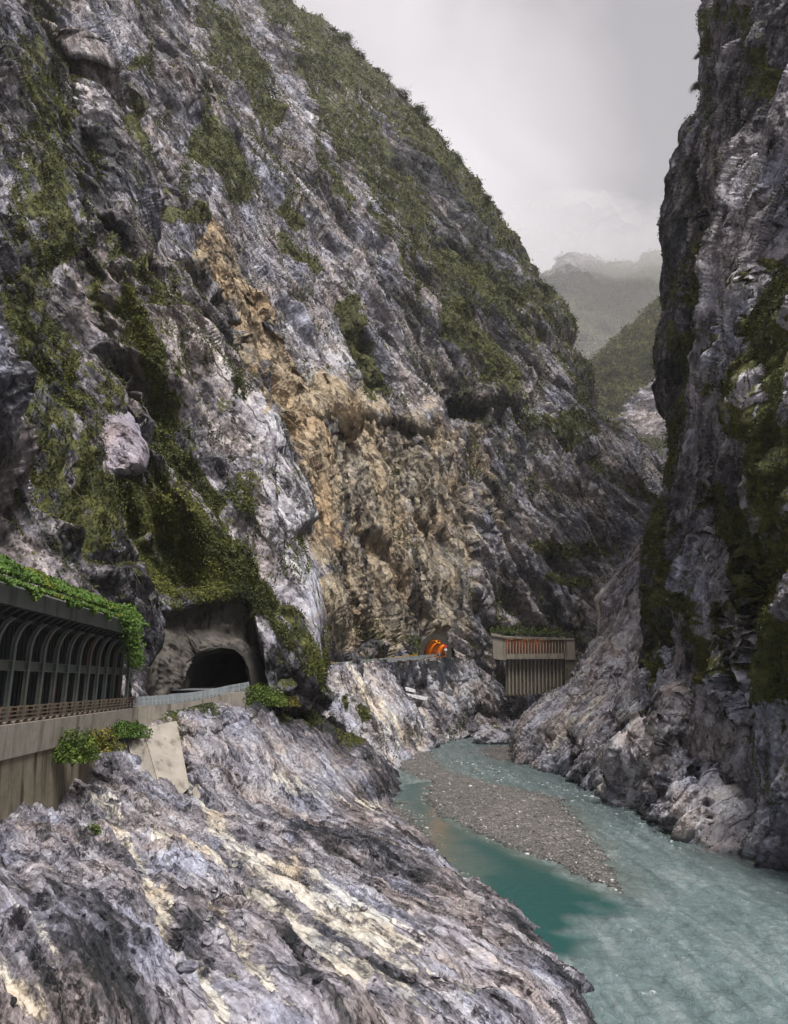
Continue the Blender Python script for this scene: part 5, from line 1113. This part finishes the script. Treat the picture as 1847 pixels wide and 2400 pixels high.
bush('bush', W(660, 1655, 88), (2.2, 1.6, 1.3), 2000, 'low dry bush under the mossy rock overhang', GREENS*np.array([1.6, 1.3, 1.2]), 5, size=(.16, .34))
bush('bush', W(505, 1676, 78), (3.4, 1.5, 1.0), 2400, 'trailing weeds along the top of the rock below the guardrail', (GREENS+BRIGHT)*.55, 6, size=(.14, .3), drop=1.2)
bush('bush', W(415, 1690, 70.5), (1.7, 1.2, .9), 1500, 'creeper tuft on the top of the cobbled wall', (GREENS+BRIGHT)*.55, 7, size=(.12, .26), drop=1.)
bush('bush', vtx_at(bank_l, 215, 1966)+Vector((0, 0, .05)), (.45, .4, .5), 420, 'single green weed growing on the foreground slope', (GREENS+BRIGHT)*.6, 8, size=(.06, .16))

def make_tree(kind, seed, label, group):
    rr = np.random.default_rng(seed); e = empty('tree', (0, 0, 0), label, 'tree', group)
    Ht = 5.; bm = bmesh.new()
    def limb(a, b, r0, r1):
        a, b = Vector(a), Vector(b); t = (b-a).normalized(); s = t.orthogonal().normalized(); u = t.cross(s)
        q0 = [bm.verts.new(a+(s*math.cos(x)+u*math.sin(x))*r0) for x in np.linspace(0, 2*math.pi, 6)[:-1]]; q1 = [bm.verts.new(b+(s*math.cos(x)+u*math.sin(x))*r1) for x in np.linspace(0, 2*math.pi, 6)[:-1]]
        for i in range(5): bm.faces.new([q0[i], q0[(i+1) % 5], q1[(i+1) % 5], q1[i]])
    lean = rr.normal(size=2)*.5; tp = Vector((lean[0], lean[1], Ht*.62)); limb((0, 0, -1.2), tp*.55, .17, .12); limb(tp*.55, tp, .12, .07)
    cen = []
    for k in range(9):
        a = rr.uniform(0, 6.28); rd_ = rr.uniform(.5, 1.7); b = tp*rr.uniform(.55, 1.)
        q = b+Vector((math.cos(a)*rd_, math.sin(a)*rd_, rr.uniform(.2, 1.4))); limb(b, q, .07, .03); cen.append(np.array(q))
    cen.append(np.array(tp)+np.array([0, 0, .9]))
    me = bpy.data.meshes.new('trunk'); bm.to_mesh(me); bm.free(); link('trunk', me, M_BARK, e)
    pts = np.concatenate([c+rr.normal(size=(110, 3))*np.array([.62, .62, .34])*rr.uniform(.7, 1.3) for c in cen])
    V, Cc = leaf_arrays(pts, rr.normal(size=pts.shape)+np.array([0, 0, .8]), rr.uniform(.2, .42, len(pts)), leaf_cols(len(pts), GREENS*np.array(kind), 1.0+.8*pn(pts/.8, seed), rr), .2, .6, rr)
    link('crown', leaf_mesh('crown', V, Cc), M_LEAF, e); return e
def copy_tree(o):
    c = o.copy(); COL.objects.link(c)
    for ch in o.children: k = ch.copy(); COL.objects.link(k); k.parent = c
    return c
GR = 'small trees along the left skyline ridge'; GC = 'small trees clinging to the right cliff edge'
kinds = [((.7, .75, .8), 11), ((.85, .9, .7), 12), ((1.05, .95, .8), 13)]
rt = [make_tree(k, s, 'small dark tree standing on the left skyline ridge', GR) for k, s in kinds]
def project(P):
    v = P-np.array([0, 0, EYE]); f_ = v[:, 1]*cp+v[:, 2]*sp_; u_ = -v[:, 1]*sp_+v[:, 2]*cp
    return CX+F*v[:, 0]/f_, CY-F*u_/f_
LX, LY = project(left['P']); RX, RY = project(right['P'])
def skyline(patch, X, Y, y, side, lo, hi):
    i = np.nonzero((np.abs(Y-y) < 7) & (X > lo) & (X < hi))[0]
    return Vector(patch['P'][i[np.argmax(X[i]*side)]])
cumR = [(x, y) for x, y in RID[5:]]
nT = 84
for i in range(nT):
    t = (i+random.uniform(-1.4, 1.4))/nT*4.0; t = min(max(t, 0), 3.99); k = int(t); f = t-k
    x = cumR[k][0]*(1-f)+cumR[k+1][0]*f; y = cumR[k][1]*(1-f)+cumR[k+1][1]*f
    if i > 2 and random.random() < (.6 if y > 560 else .2): continue
    p = skyline(left, LX, LY, y+random.uniform(2, 14), 1, x-90, x+60)
    o = rt[i] if i < 3 else copy_tree(rt[i % 3]); s = random.choice((.5, .7, .9, 1.3, 1.7))*(1.25 if y < 330 else .8); o.location = p-Vector((random.uniform(.5, 4), 0, s*random.uniform(1.6, 3.0))); o.scale = (s*1.25, s*1.25, s*random.uniform(.75, 1.15)); o.rotation_euler[2] = random.uniform(0, 6.28)
ct = [make_tree(k, s+7, 'small tree leaning out from the right cliff edge against the sky', GC) for k, s in kinds]
CP = [(1662, 20), (1668, 60), (1664, 95), (1660, 130), (1662, 190), (1656, 240), (1575, 500), (1672, 5), (1690, 30), (1612, 330), (1700, 60), (1690, 110)]
for i, (x, y) in enumerate(CP):
    o = ct[i] if i < 3 else copy_tree(ct[i % 3]); p = skyline(right, RX, RY, y+8, -1, 1500, 1740) if x < 1670 else vtx_at(right, x, y); s = random.uniform(.45, .9); o.location = p-Vector((-.8, 0, 2.0*s)); o.scale = (s, s, s); o.rotation_euler = (0, -.35, random.uniform(0, 6.28))
# ------------------------------------------------------------------ low cloud on the far summit
cb = bmesh.new()
for px_, py_, d_, r_c in ((1110, 560, 3500, 330), (1215, 566, 3450, 300), (1300, 535, 3550, 330), (1370, 556, 3400, 320), (1450, 566, 3380, 330), (1530, 580, 3350, 340), (1630, 566, 3400, 400)):
    bmesh.ops.create_icosphere(cb, subdivisions=4, radius=1, matrix=Matrix.Translation(W(px_, py_+14, d_)) @ Matrix.Diagonal((r_c*1.3, r_c, r_c*.38, 1)))
me = bpy.data.meshes.new('cloud'); cb.to_mesh(me); cb.free()
Pq = np.array([tuple(v.co) for v in me.vertices]); Pq = Pq+np.stack([fbm(Pq/160., 3, 41), fbm(Pq/160., 3, 44), fbm(Pq/160., 3, 47)*.6], -1)*75; me.vertices.foreach_set('co', Pq.astype(np.float32).ravel())
cm_ = bpy.data.materials.new('cloud'); cm_.use_nodes = True; cn = cm_.node_tree; cn.nodes.clear(); co_ = cn.nodes.new('ShaderNodeOutputMaterial'); cv = cn.nodes.new('ShaderNodeVolumePrincipled')
cv.inputs['Color'].default_value = (.76, .755, .765, 1); cv.inputs['Density'].default_value = .0016; cn.links.new(cv.outputs[0], co_.inputs['Volume'])
link('cloud', me, cm_, kind='stuff', label='low grey cloud lying on the far summit', category='cloud')

# ------------------------------------------------------------------ air
hm = bpy.data.materials.new('haze'); hm.use_nodes = True; hn = hm.node_tree; hn.nodes.clear()
ho = hn.nodes.new('ShaderNodeOutputMaterial'); hv = hn.nodes.new('ShaderNodeVolumePrincipled'); hv.inputs['Color'].default_value = (.94, .935, .95, 1); hv.inputs['Density'].default_value = .00008; hv.inputs['Anisotropy'].default_value = .0
hn.links.new(hv.outputs[0], ho.inputs['Volume'])
bm = bmesh.new(); bmesh.ops.create_cube(bm, size=1)
for v in bm.verts: v.co = ((v.co.x)*5600, 2100+v.co.y*5000, 1230+v.co.z*2467)
me = bpy.data.meshes.new('haze'); bm.to_mesh(me); bm.free(); link('haze', me, hm, kind='stuff', label='thin pale valley haze', category='haze')
